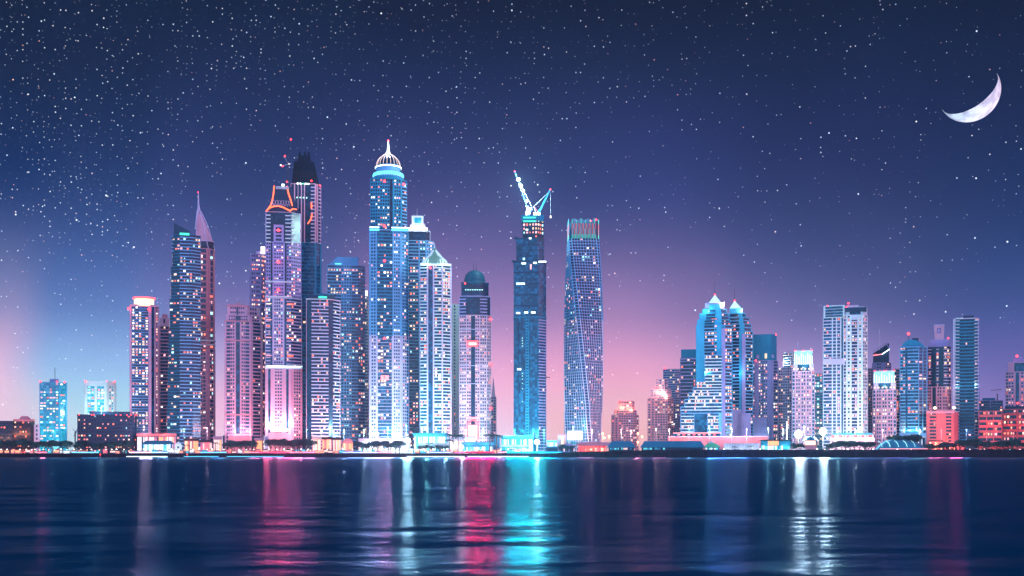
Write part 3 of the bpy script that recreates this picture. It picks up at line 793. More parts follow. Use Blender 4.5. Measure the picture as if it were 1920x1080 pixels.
    t.box('crown', 765, 802, 0, 24, 434, 427, WHITE); t.box('crown#2', 769, 797, 4, 20, 427, 421, WHITE); t.box('crown_lantern', 772, 794, 6, 18, 421, 403, WHITE)
    t.box('crown_window', 777, 790, 5, 5.8, 417, 407, GLC); t.rod('spire', 782, 10, 403, 388, .6, STEEL, .2)
    t.glow(770, 428, -4, (.9, .95, 1), 3500, .6); t.glow(796, 428, -4, (.9, .95, 1), 3500, .6)
    t.done()
    t = Tower('apartment_tower', 'tower with white sunburst crown and needle, ribbed with pale piers', 1580, 816)
    t.sec([(788, 3), (803, 0), (828, 0), (846, 10)], 497, pats=['b3p.6', 'd1.6p.5b2.6', 'p.3b2p.3'], pitch=6.2, wall=PALE, glass=GL, lit=.36, pal='wphr', depth=34, bw=WHITE)
    t.box('parapet', 788, 846, -1, 22, 498, 494.5, WHITE)
    c = t.pt(815, 14)
    for i in range(24):
        a = math.pi * 2 * i / 24; p = [(26, 495), (22, 486), (15, 480), (8, 472), (3, 466)]
        for (r0, y0), (r1, y1) in zip(p, p[1:]):
            t.mb('crown_rib').bar((c[0]+math.cos(a)*r0*t.k, c[1]+math.sin(a)*r0*t.k*.6, t.z(y0)), (c[0]+math.cos(a)*r1*t.k, c[1]+math.sin(a)*r1*t.k*.6, t.z(y1)), 1.0, WHITE, seg=4)
    t.lathe('crown', 815, 14, [(17, 495), (16, 484), (9, 476), (4, 468), (2.4, 462)], emit('crown_glow', (.25, .75, .78), .35), 16)
    t.rod('spire', 815, 14, 468, 452, 1.4, WHITE, .3)
    t.beacon(807, 503, -3, 2.2)
    t.glow(797, 494, -6, (.6, 1, 1), 4500, .6); t.glow(833, 494, -6, (.6, 1, 1), 4500, .6)
    t.done()
    t = Tower('apartment_tower', 'thin white tower between the sunburst crown tower and the domed pink tower', 1680, 853)
    t.sec([(844, 0), (861, 0)], 572, pats=['p2w1p2'], pitch=6.3, wall=WHITE, lit=.05, pal='h', depth=20)
    t.box('roof_house', 846, 857, 4, 12, 572, 568, PINK)
    t.done()
T16()
def T20():
    t = Tower('domed_tower', 'pink windowed tower with dark dome, twin antennas and glowing red arch', 1590, 890)
    t.sec([(862, 2), (874, 0), (900, 0), (913, 3), (920, 10)], 592, pats=['w3', 'p.3w2d2w2p.3', 'w3p.3', 'w2'], pitch=6.2, wall=PINK, glass=GLD, lit=.33, pal='wprw', depth=36)
    t.sec([(862, 2), (874, 0), (900, 0), (913, 3), (919, 10)], 556, 592, pats=['b3', 'd3', 'b3', 'd'], pitch=6.2, wall=LILAC, glass=GLD, lit=.3, pal='wrp', depth=34)
    t.sec([(865, 4), (875, 2), (900, 2), (916, 9)], 530, 556, pats=['d', 'd', 'd'], wall=NAVY, glass=GLD, lit=.0, depth=30, side='d')
    t.lathe('dome', 890, 16, [(22, 532), (22, 528), (20, 526), (19.6, 520), (17.5, 513), (13, 507.5), (7, 504.5), (1, 503.5)], wallmat('dark_teal_dome', (.006, .09, .15), .5), 28)
    for x in (888, 893): t.rod('antenna', x, 14, 506, 491, .5, DARK, .3)
    for i in range(8): t.box('roof_lamp', 872+i*4.4, 874.4+i*4.4, 0, 1, 544, 542.6, E_CYAN)
    t.beacon(872, 531, 2, 1.6)
    t.box('red_sign', 876, 896, -2.4, -1.2, 650, 639, E_LEDR); t.box('sign_letters', 879, 893, -2.8, -2.5, 647, 643, E_WHITE)
    for y in (618, 686, 720): t.box('ledge', 862, 914, -1, 0, y, y-1, PALE)
    t.box('arch_lintel', 874, 898, -3, -1, 786, 782, E_LEDP)
    arc = [(876, 826), (875.5, 800), (878, 793), (882, 789), (886, 787.5), (890, 789), (895, 793), (897, 800), (897, 826)]
    for p, q in zip(arc, arc[1:]): t.bar('arch', p + (-2.5,), q + (-2.5,), 1.0, E_LEDR)
    t.box('arch_glass', 878, 895, -1.6, -1, 826, 797, emit('arch_light', (1, .66, .55), 1.6))
    t.glow(886, 808, -6, (1, .12, .15), 34000, 1.5)
    for x, y in ((920, 597), (921.5, 683), (921, 765)): t.beacon(x, y, 8, 2.4)
    for x in (868, 908): t.glow(x, 826, -12, (.7, .9, 1), 5000, .8)
    t.done()
    t = Tower('spire_building', 'small distant spire beside the right wall of the domed pink tower', 1800, 925, 'building')
    t.sec([(920, 0), (930, 0)], 745, pats=['w3'], pitch=5, wall=PALE, lit=.1, depth=15)
    t.taper('spire', 921, 929, 924.6, 925.4, 1, 10, 745, 708, PALE, (5, 6))
    t.done()
    t = Tower('construction_tower', 'dark unfinished stepped tower under cranes with few work lights', 1570, 994)
    side = 'b1'
    t.sec([(963, 3), (1010, 0), (1024, 12)], 595, pats=['d3.2x.9d2.6', 'b1'], pitch=5.6, wall=TEAL, glass=GL, lit=.015, pal='c', depth=36, bw=LILAC, side='g')
    t.sec([(963, 3), (1010, 0), (1024, 12)], 491, 595, pats=['g', 'd1'], pitch=22, wall=NAVY, glass=GL, lit=.03, pal='c', depth=36, side='d')
    t.sec([(968, 4), (1008, 1), (1020, 11)], 447, 491, pats=['g', 'g'], pitch=11, wall=NAVY, glass=GL, lit=.06, pal='c', depth=32, side='d')
    t.sec([(980, 6), (1008, 3), (1019, 12)], 410, 447, pats=['b1', 'b1'], pitch=7.5, wall=NAVY, glass=GLD, lit=.5, pal='c', depth=26, bw=NAVY, side='d')
    t.box('formwork', 977, 1020, 1, 28, 413, 403, TEAL)
    for i in range(2): t.box('work_light_strip', 981, 1005, 0, .8, 409+7*i, 406.5+7*i, E_LEDG)
    t.box('work_light_strip', 1009, 1018, 3, 5, 412, 409, E_CYAN)
    for a, b, y in ((964, 971, 445), (959.5, 968, 489), (1016, 1026, 490)): t.box('loading_platform', a, b, 0, 8, y+1, y-1, NAVY)
    for a, b, y in ((968, 984, 532), (1010, 1024, 491), (978, 986, 494), (1000, 1006, 493), (968, 975, 587), (983, 990, 586), (996, 1004, 586), (992, 996, 447), (986, 990, 431)): t.box('work_lamp', a, b, -1.5, -.6, y+1.3, y-1.3, E_LEDW)
    for y in (634, 639, 644, 649, 700, 705, 711, 719, 729, 753): t.box('work_lamp', 978.6, 980.4, -1.5, 0, y+.9, y-.9, E_CYAN)
    t.box('work_lamp', 970, 977, -2, -1, 694, 691, E_LEDW)
    t.box('hoist_mast', 971, 972.4, -2, -.8, 845, 600, NAVY); t.box('hoist_platform', 1023, 1031, 8, 14, 707, 706, DARK)
    t.done()
    Z = CZ + (HY - 403) / F * 1575
    def truss(c, name, a, b, w, mat, n=8):
        """square lattice boom between two points (px, py, dy)"""
        A = c.pt(a[0], a[2]); B = c.pt(b[0], b[2]); A = Vector((A[0], A[1], c.z(a[1]))); B = Vector((B[0], B[1], c.z(b[1])))
        d = (B - A).normalized(); u = d.cross(Vector((0, 1, 0))).normalized() * w; v = Vector((0, 1, 0)) * w
        m = c.mb(name); cs = [(-1, -1), (1, -1), (1, 1), (-1, 1)]
        for i, j in cs: m.bar(A + u*i + v*j, B + u*i*.6 + v*j*.6, w*.32, mat, seg=4)
        for s in range(n):
            p, q = A.lerp(B, s/n), A.lerp(B, (s+1)/n)
            for (i, j), (i2, j2) in zip(cs, cs[1:] + cs[:1]): m.bar(p + u*i + v*j, q + u*i2 + v*j2, w*.2, mat, seg=4)
    c = Tower('tower_crane', 'steep luffing crane carrying blazing white floodlights above the unfinished tower', 1575, 990, 'crane', base=Z)
    c.box('turntable', 985, 994, 2, 8, 403, 396, STEEL); truss(c, 'mast', (989, 403, 6), (989, 385, 6), 1.3, STEEL, 4)
    truss(c, 'jib', (989, 388, 6), (965, 320, 6), 0.9, NAVY, 14); c.box('counterweight', 993, 998, 4, 8, 393, 387, DARK); c.bar('stay', (998, 388, 6), (991, 374, 6), .3, STEEL); c.bar('stay', (991, 374, 6), (975, 340, 6), .3, STEEL)
    c.box('cab', 991, 995, 2, 5, 400, 394, TEAL)
    for x, y, r, p in ((972, 336, 3.3, 9000), (976.5, 348, 3.1, 9000), (981, 357, 2.6, 6000), (988, 376, 2.3, 5000), (991, 391, 2.8, 6000)):
        q = c.pt(x, 2); m = MB(); z = c.z(y)
        m.lathe(q[0], q[1], [(r*.3*c.k, z-r*c.k), (r*.9*c.k, z-r*.4*c.k), (r*c.k, z), (r*.8*c.k, z+r*.6*c.k), (r*.3*c.k, z+r*c.k)], emit('floodlight_lens', (.72, 1, .97), 14), 12)
        o = m.build('floodlight', c.root, c.org)
        L = bpy.data.lights.new('lamp_light', 'POINT'); L.color = (.55, .95, 1); L.energy = p * 35; L.shadow_soft_size = .8
        lo = bpy.data.objects.new('lamp_light', L); C.objects.link(lo); lo.parent = c.root; lo.location = (q[0]-c.org[0], q[1]-c.org[1]-4, z-c.org[2])
    c.beacon(965, 319, 6, 1.2)
    c.done()
    c = Tower('tower_crane', 'white luffing crane with raised boom and hanging hook on the unfinished tower', 1578, 1008, 'crane', base=Z)
    c.box('machine_deck', 1000, 1013, 8, 14, 403, 396, STEEL); truss(c, 'jib', (1009, 398, 10), (1031, 354, 10), 0.9, TEAL, 12)
    c.bar('back_mast', (1005, 398, 10), (1001, 384, 10), .6, WHITE); c.bar('stay', (1001, 384, 10), (1031, 355, 10), .22, STEEL); c.bar('back_mast', (1001, 384, 10), (1011, 397, 10), .45, E_LEDP)
    c.box('cab', 1000, 1004, 7, 10, 402, 396, E_LEDW)
    c.bar('hook_cable', (1032, 355, 10), (1032.6, 402, 10), .18, STEEL); c.box('hook_block', 1031, 1034, 9, 11, 406, 402, E_WHITE)
    c.beacon(1032, 352, 10, 1.3)
    c.done()
    # small cranes on the horizon
    for nm, x, y0, y1, xl, xr, Y in (('small grey crane beside the short cyan tower', 141, 832, 800, 136, 147, 1560), ('distant crane above the low roofs before the right edge', 1870, 752, 730, 1862, 1878, 2100)):
        c = Tower('crane', nm, Y, x, 'crane', base=LAND if Y < 2000 else CZ + (HY-752)/F*Y)
        truss(c, 'mast', (x, 850 if Y < 2000 else 752, 0), (x, y1+8, 0), .7, DARK, 9)
        if Y < 2000:
            truss(c, 'jib', (x-2, y1+18, 0), (x+7, y1-1, 0), .6, LILAC, 6); c.bar('back_mast', (x, y1+8, 0), (x-5, y1+4, 0), .5, LILAC)
        else:
            truss(c, 'jib', (xl-4, y1+2, 0), (xr, y1, 0), .6, DARK, 8)
        c.done()
T20()
def T22():
    Yd = 1585
    t = Tower('twisted_tower', 'twisting glass tower with red, white and green lit crown', Yd, 1093)
    cx, cy = t.pt(1093, 24); nf = 74
    z0, z1 = LAND, t.z(446); fh = (z1 - z0) / nf
    def corner(f, inset=0.0):
        tt = f / nf
        ph = 0.42 - 1.20 * tt * 1.0
        Rr = (36.5 - 2.0 * max(0, .35 - tt) + .6*math.sin(tt*3)) * t.k
        off = (1.2 * math.sin(tt * math.pi)) * t.k - 1.2*t.k*(tt < .2)
        P = []
        for k in range(4):
            a = -math.pi/2 + ph + k * math.pi/2      # one corner faces the water
            for da in (-.10, .10):                    # softly cut corners
                P.append((cx + off + (Rr - inset) * math.cos(a + da), cy + (Rr - inset) * math.sin(a + da)))
        return P
    core = t.mb('glazing'); wl = t.mb('wall'); slabm = t.mb('floor_band')
    for f in range(nf):
        za = z0 + f * fh
        c0 = corner(f, .6); c1 = corner(f + 1, .6)
        core.prism(c0, za, za + fh, GLD if f > 40 else GL, c1)
        slabm.prism(corner(f), za, za + fh * .22, LILAC)
        for k in (7, 1, 3):                        # the faces in view from the water, and one side
            A0, B0 = corner(f)[k], corner(f)[(k+1) % 8]; A1, B1 = corner(f+1)[k], corner(f+1)[(k+1) % 8]
            n = 9
            for i in range(n + 1):
                u = i / n
                P0 = (A0[0]+(B0[0]-A0[0])*u, A0[1]+(B0[1]-A0[1])*u); P1 = (A1[0]+(B1[0]-A1[0])*u, A1[1]+(B1[1]-A1[1])*u)
                wl.bar((P0[0], P0[1], za), (P1[0], P1[1], za+fh), .42 if i % 9 else .75, PALE if f < 46 else BLUE, seg=4)
            e = nrm2(B0[0]-A0[0], B0[1]-A0[1]); L = math.hypot(B0[0]-A0[0], B0[1]-A0[1]); nn = (e[1], -e[0])
            if nn[1] > .3: continue
            for i in range(n):
                u = (i + .5) / n * L
                t.cells.append((A0[0]+e[0]*u+nn[0]*.05, A0[1]+e[1]*u+nn[1]*.05, za+fh*.6, L/n*.8, fh*.6, math.atan2(e[1], e[0]), .13, 'wphc'))
    # crown: lit fins
    CR1, CR2, CR3 = emit('crown_red', (1, .12, .16), 1.2), emit('crown_pink', (1, .5, .6), 1.0), emit('crown_blue_white', (.3, .8, 1), 1.0)
    zc = t.z(446); zt = t.z(410); N = 6
    P = corner(nf)
    t.mb('crown').prism(corner(nf, 1.2), zc, zt - 3, GLD)
    for k in (7, 1, 3, 5):
        A, B = P[k], P[(k+1) % 8]; n = 22
        for i in range(n):
            u = (i + .5) / n; x = A[0]+(B[0]-A[0])*u; y = A[1]+(B[1]-A[1])*u
            segs = [(0, .2, E_LEDG if i % 3 == 0 else CR3), (.2, .5, (CR2, BLUE, CR1, CR3)[i % 4]), (.5, .78, (CR1, CR2, BLUE)[i % 3]), (.78, 1.0 + .05*math.sin(i), BLUE if i % 4 else E_LEDG)]
            m = t.mb('crown_fin#%d%d' % (k, i))
            for a, b, mt in segs: m.bar((x, y, zc + (zt-zc)*a), (x, y, zc + (zt-zc)*b), .30, mt, seg=4)
    for x, y in ((1118, 410), (1108, 412)): t.beacon(x, y, 8, 1.6)
    t.glow(1095, 825, -18, (1, .5, .45), 9000, .9)
    t.done()
    # billboard in front
    s = Tower('billboard', 'large blank white lit billboard at the foot of the twisted tower', 1520, 1080, 'billboard')
    s.box('panel', 1064, 1092, 0, 1.2, 825, 808, emit('billboard_face', (.95, .97, 1), 1.6)); s.box('frame', 1063.4, 1092.6, 1.2, 2.2, 826, 807.4, STEEL)
    for x in (1068, 1088): s.rod('post', x, 2.5, 850, 826, .7, STEEL)
    s.done()
T22()
def T23():
    t = Tower('apartment_block', 'small pink stepped block glowing orange on top, alone left of the salmon sky gap', 1640, 1172, 'building')
    t.sec([(1147, 3), (1187, 0), (1197, 8)], 779, pats=['w1p.5w1p.5w6', 'w2'], pitch=4.6, wall=ROSE, lit=.25, pal='wph', depth=30)
    t.sec([(1152, 5), (1186, 2), (1193, 8)], 770, 779, pats=['w4', 'w'], pitch=4.6, wall=ROSE, lit=.2, pal='wp', depth=24)
    t.sec([(1160, 6), (1184, 4), (1189, 9)], 753, 770, pats=['w4', 'w'], pitch=5, wall=ROSE, lit=.7, pal='wh', depth=18)
    t.glow(1166, 765, 0, (1, .5, .25), 4500, .7); t.glow(1184, 768, 0, (1, .4, .2), 4500, .7); t.beacon(1163, 752, 5, 1.4)
    t.done()
    t = Tower('apartment_tower', 'pale lilac tower behind the stepped pink block, left of the twin pyramid towers', 1760, 1263)
    t.sec([(1244, 3), (1266, 0), (1280, 6)], 693, pats=['b3', 'w2'], pitch=4.4, wall=PALE, glass=GLV, lit=.25, pal='hp', depth=26)
    t.beacon(1247, 690, 2, 1.5); t.beacon(1273, 694, 4, 1.3); t.done()
    t = Tower('apartment_block', 'pink terraced block climbing in steps with orange lights', 1640, 1238, 'building')
    for a, b, c, y, y2 in ((1215, 1252, 1262, 748, None), (1221, 1250, 1258, 731, 748), (1230, 1246, 1252, 712, 731)):
        t.sec([(a, 3), (b, 0), (c, 7)], y, y2, pats=['w1p.4w1p.3w5', 'w2'], pitch=4.6, wall=ROSE if y2 is None else PINK, lit=.3, pal='wph', depth=30 if y2 is None else 22)
    for x, y in ((1232, 735), (1242, 738), (1250, 745)): t.glow(x, y, -3, (1, .5, .3), 3200, .6)
    t.beacon(1229, 728, 2, 1.2)
    t.done()
    t = Tower('apartment_tower', 'dark balcony tower with flat cap directly left of the twin pyramid towers', 1660, 1292)
    t.sec([(1276, 2), (1300, 0), (1312, 8)], 672, pats=['b4', 'b2'], pitch=6.6, wall=LILAC, glass=GLD, lit=.22, pal='wp', depth=28, bw=LILAC)
    t.box('cap', 1277, 1311, 0, 24, 672, 655, TEAL); t.box('cap_ledge', 1276, 1312, -1.5, 24, 674, 671, LILAC)
    t.done()
T23()
def pyr(label, Yd, X0, sc_, xs, lobe, group):
    """tower of the pyramid topped pair; X0 = apex column, steps outward"""
    t = Tower('pyramid_tower', label, Yd, X0, group=group)
    return t
def T26():
    t = pyr('nearer pyramid topped tower with bright cyan wall and stepped shoulders', 1590, 1340, 1, 0, 0, 'pair of pyramid topped towers')
    steps = [(1306, 1353, 1372, 610, None), (1308, 1353, 1369, 600, 610), (1312, 1353, 1366, 588, 600), (1318, 1352, 1362, 580, 588)]
    for i, (a, b, c, y, y2) in enumerate(steps):
        if i == 0: t.sec([(a, 3), (b, 0), (c, 10)], y, y2, pats=['s.3d.3b1.8x.5s.8'.replace('d.3', 's1.1'), 'p1b2'], pitch=6.4, wall=CYAN, glass=GLD, lit=.5, pal='wwp', depth=38, bw=BLUE)
        else: t.sec([(a, 3), (b, 1), (c, 10)], y, y2, pats=['s1b1.4s1', 'b2'], pitch=6, wall=CYAN, glass=GL, lit=.1, pal='w', depth=34, bw=TEAL)
    t.box('pier', 1353, 1360, -1.5, 1, 850, 616, LILAC)
    t.box('crown', 1322, 1358, 4, 28, 582, 567, LILAC); t.box('crown_face', 1330, 1350, 2.5, 4, 580, 570, CYAN)
    t.box('crown_window', 1333, 1345, 1.4, 2.4, 602, 592, GLD)
    for i in range(4): t.box('sign_light', 1334+i*2.8, 1336+i*2.8, .8, 1.3, 599, 597, E_RED)
    pm = emit('pyramid_glass', (.42, .9, 1), 1.8)
    t.taper('pyramid', 1329, 1352, 1340, 1341, 6, 24, 567, 551, pm, (14.5, 15.5)); t.rod('spire', 1340.4, 15, 552, 525, .4, DARK, .2)
    t.beacon(1340.4, 550, 14, 1.6); t.glow(1358, 572, 2, (1, .9, .9), 14000, .8); t.glow(1327, 583, -4, (.3, .8, 1), 4500, .6); t.glow(1315, 840, -20, (.3, .75, 1), 9000, .8); t.glow(1325, 700, -12, (.15, .65, 1), 9000, .5)
    # stepped apartments at its foot
    for a, b, y, y2 in ((1277, 1353, 776, None), (1277, 1353, 764, 776), (1284, 1353, 750, 764), (1292, 1353, 738, 750), (1300, 1353, 728, 738), (1306, 1353, 717, 728), (1322, 1353, 668, 717)):
        if y == 776: t.sec([(a, -12), (b, -12)], y, y2, pats=['b2.4b.2s.1d2.6s.1b2.2s.6'], pitch=6, wall=BLUE, glass=GL, lit=.4, pal='wwp', depth=14, bw=WHITE)
        else: t.sec([(a, -10), (b, -10)], y, y2, pats=['b5'], pitch=6, wall=BLUE, glass=GL, lit=.3, pal='wwp', depth=12, bw=WHITE)
    t.done()
    t = pyr('farther pyramid topped tower, lower and set behind its twin', 1650, 1391, 1, 0, 0, 'pair of pyramid topped towers')
    for i, (a, b, c, y, y2) in enumerate([(1368, 1396, 1411, 622, None), (1368, 1396, 1408, 608, 622), (1368, 1394, 1404, 596, 608), (1368, 1392, 1398, 588, 596)]):
        t.sec([(a, 3), (b, 0), (c, 10)], y, y2, pats=['d.6b1.6s.2p1' if i == 0 else 'b2s1', 'b2'], pitch=6.2, wall=CYAN, glass=GLD, lit=.3, pal='wp', depth=34, bw=BLUE)
    t.box('pier', 1391, 1398, -1.5, 1, 850, 626, LILAC)
    t.box('crown', 1368, 1392, 4, 26, 590, 577, CYAN); t.taper('pyramid', 1368, 1390, 1377, 1378, 6, 24, 577, 562, pm, (14.5, 15.5)); t.rod('spire', 1377.4, 15, 562, 540, .4, DARK, .2)
    t.beacon(1377.4, 561, 14, 1.5); t.glow(1394, 583, 2, (1, .9, .9), 12000, .8); t.glow(1386, 700, -12, (.15, .65, 1), 6000, .5)
    for a, b, y in ((1372, 1382, 768), (1382, 1400, 775)): t.box('lower_wing', a, b+8, -10, 0, 850, y, LILAC)
    t.done()
    t = Tower('apartment_tower', 'tower with a blank teal top box and lilac piers, right of the twin pyramid towers', 1700, 1434)
    t.sec([(1408, 2), (1446, 0), (1458, 8)], 677, pats=['x1p1w1d.3w1p1', 'p1b2'], pitch=6, wall=LILAC, glass=GL, lit=.38, pal='wph', depth=32)
    t.sec([(1410, 2), (1446, 0), (1456, 8)], 628, 677, pats=['s'], wall=TEAL, glass=GL, lit=0, depth=30, side='s')
    for x in (1421, 1449): t.box('sign_mark', x-2.5, x+2.5, -1, -.4, 672, 665, LILAC)
    t.box('window_lamp', 1434, 1438, -1, -.4, 672, 663, E_WARM); t.beacon(1455, 627, 6, 1.3); t.beacon(1417, 676, -2, 1.6)
    t.box('wing', 1411, 1438, -14, 0, 850, 782, LILAC)
    for x in (1430,): t.glow(x, 835, -24, (.5, .9, 1), 8000, .8)
    t.done()
T26()
def T28():
    t = Tower('apartment_tower', 'slim tower with stepped bright left shoulder between lilac piers and the lit crown tower', 1720, 1474)
    t.sec([(1460, 2), (1476, 0), (1484, 4)], 690, pats=['w2', 'w1'], pitch=5, wall=PALE, lit=.3, pal='hw', depth=22)
    t.sec([(1469, 6), (1482, 5), (1492, 8)], 662, 690, pats=['b2', 'w1'], pitch=5, wall=WHITE, lit=.15, pal='h', depth=20)
    t.glow(1471, 680, -2, (1, .9, .95), 6000, 1.2); t.rod('mast', 1480, 10, 662, 652, .6, PALE)
    t.done()
    def lit_crown(label, Yd, a, b, c0, c1, yt, yc, wall):
        t = Tower('lit_crown_tower', label, Yd, (a+b)/2, group='towers with bright cyan crowns')
        t.sec([(a, 0), (b, 0)], yc+14, pats=['b.6p.3w1.2p.3w1.2p.3w1.2p.3b.6'], pitch=7, wall=wall, glass=GL, lit=.35, pal='wh', depth=30, bw=PALE)
        t.sec([(a+2, 1), (b-2, 1)], yc, yc+14, pats=['p1d3p1'], pitch=7, wall=PALE, lit=.3, pal='w', depth=27)
        t.taper('crown', c0, c1, c0+1.5, c1-1.5, 2, 26, yc, yt, emit('crown_light', (.28, .88, .92), 1.5), (3, 25))
        for i in range(9): t.box('crown_fin', c0+1+i*(c1-c0-2)/8-.6, c0+1+i*(c1-c0-2)/8+.6, .6, 1.8, yc, yt+3+(i % 3)*3, emit('crown_fin_light', (.9, 1, 1), 2.4))
        t.box('crown_rim', c0, c1, 0, 27, yt+.2, yt-2.2, WHITE)
        for x in (c0+2, (c0+c1)/2, c1-2): t.beacon(x, yt-2, 0, 1.2)
        for i in range(6): t.box('wall_lamp', a+3+i*(b-a-6)/5-1.4, a+3+i*(b-a-6)/5+1.4, -1.6, -.6, yc+10, yc+7.4, E_WARM)
        t.glow((a+b)/2, yc+6, -6, (.6, 1, 1), 3000, .6)
        return t
    t = lit_crown('tower with bright cyan crown rising behind the two white floodlights', 1610, 1486, 1527, 1489, 1524, 659, 683, PINK); t.rod('mast', 1496, 8, 657, 640, .4, PALE)
    t.done()
    t = Tower('office_tower', 'low pale blue tower between the left lit crown tower and the broad white tower', 1740, 1535)
    t.sec([(1526, 0), (1542, 0)], 702, pats=['b1'], pitch=5, wall=BLUE, glass=GLC, lit=.4, pal='hc', depth=20, bw=WHITE)
    t.done()
    t = Tower('residential_tower', 'broad white tower of two joined slabs with dark roof slab', 1580, 1586)
    t.sec([(1544, 4), (1554, 2), (1582, 2)], 595, pats=['b1', 'b1p.4b1p.4b1p.4d.8'], pitch=6.2, wall=WHITE, glass=GL, lit=.26, pal='whp', depth=32, bw=PALE)
    t.sec([(1545, 4), (1583, 2)], 573, 595, pats=['p.3g4p.3'], pitch=5, wall=WHITE, glass=GL, lit=0, depth=28)
    t.box('ledge', 1544, 1584, 0, 10, 683, 672, PALE)
    t.sec([(1582, 1), (1618, 0), (1626, 8)], 592, pats=['b.8p.5w1p.5b2p.5w1p.5', 'w2'], pitch=6.2, wall=WHITE, glass=GLD, lit=.4, pal='wwph', depth=34, bw=PALE)
    t.sec([(1586, 3), (1618, 2), (1625, 9)], 577, 592, pats=['p1d3p.6', 'p'], pitch=15, wall=WHITE, lit=0, depth=30)
    t.box('roof_slab', 1584, 1625, -2, 26, 585, 577, NAVY); t.taper('lantern', 1597, 1613, 1595, 1615, -1, 3, 600, 592, WHITE)
    t.box('roof_house', 1588, 1610, 10, 22, 577, 571, PALE)
    for x, y in ((1591, 568), (1587, 575), (1552, 572)): t.beacon(x, y, 4, 1.6)
    t.glow(1560, 835, -25, (.5, .9, 1), 10000, .8)
    t.done()
    t = Tower('apartment_tower', 'pink sliver of a tower behind the right edge of the broad white tower', 1720, 1631)
    t.sec([(1624, 0), (1641, 0)], 692, pats=['w2'], pitch=5.5, wall=PINK, lit=.2, pal='wp', depth=20)
    t.done()
    t = Tower('sculpted_tower', 'dark tower with a slanted boat shaped top and pale mast', 1690, 1654)
    t.sec([(1636, 0), (1660, 0), (1670, 6)], 681, pats=['p1w1p1', 'w1'], pitch=6, wall=LILAC, glass=GLD, lit=.3, pal='wr', depth=24)
    m = t.mb('slanted_top'); A, B = t.pt(1637, 2), t.pt(1667, 2); D = 18
    A2, B2 = (A[0]+t.b[0]*D, A[1]+t.b[1]*D), (B[0]+t.b[0]*D, B[1]+t.b[1]*D)
    m.boxp([(A[0], A[1], t.z(681)), (B[0], B[1], t.z(681)), (B2[0], B2[1], t.z(681)), (A2[0], A2[1], t.z(681)), (A[0], A[1], t.z(668)), (B[0], B[1], t.z(656)), (B2[0], B2[1], t.z(641)), (A2[0], A2[1], t.z(660))], NAVY)
    t.bar('roof_light', (1637, 666, 0), (1654, 664, 0), .8, E_LEDP); t.bar('roof_light', (1654, 664, 0), (1668, 655, 0), .8, E_LEDW)
    t.bar('roof_rim', (1637, 658, 6), (1662, 643, 8), .8, LILAC); t.bar('roof_rim', (1662, 643, 8), (1668, 655, 1), .7, LILAC)
    t.rod('mast', 1649, 10, 655, 617, .9, PALE, .7); t.beacon(1642, 665, -2, 1.2)
    t.done()
    t = lit_crown('tower with bright cyan crown in front of the slanted top tower', 1600, 1637, 1680, 1638, 1678, 697, 718, PINK)
    t.done()
    t = Tower('apartment_tower', 'pale pink tower glimpsed left of the curved roof tower', 1720, 1685)
    t.sec([(1676, 0), (1690, 0)], 693, pats=['b2'], pitch=5.5, wall=PINK, lit=.4, pal='hp', depth=20, bw=PALE)
    t.done()
T28()
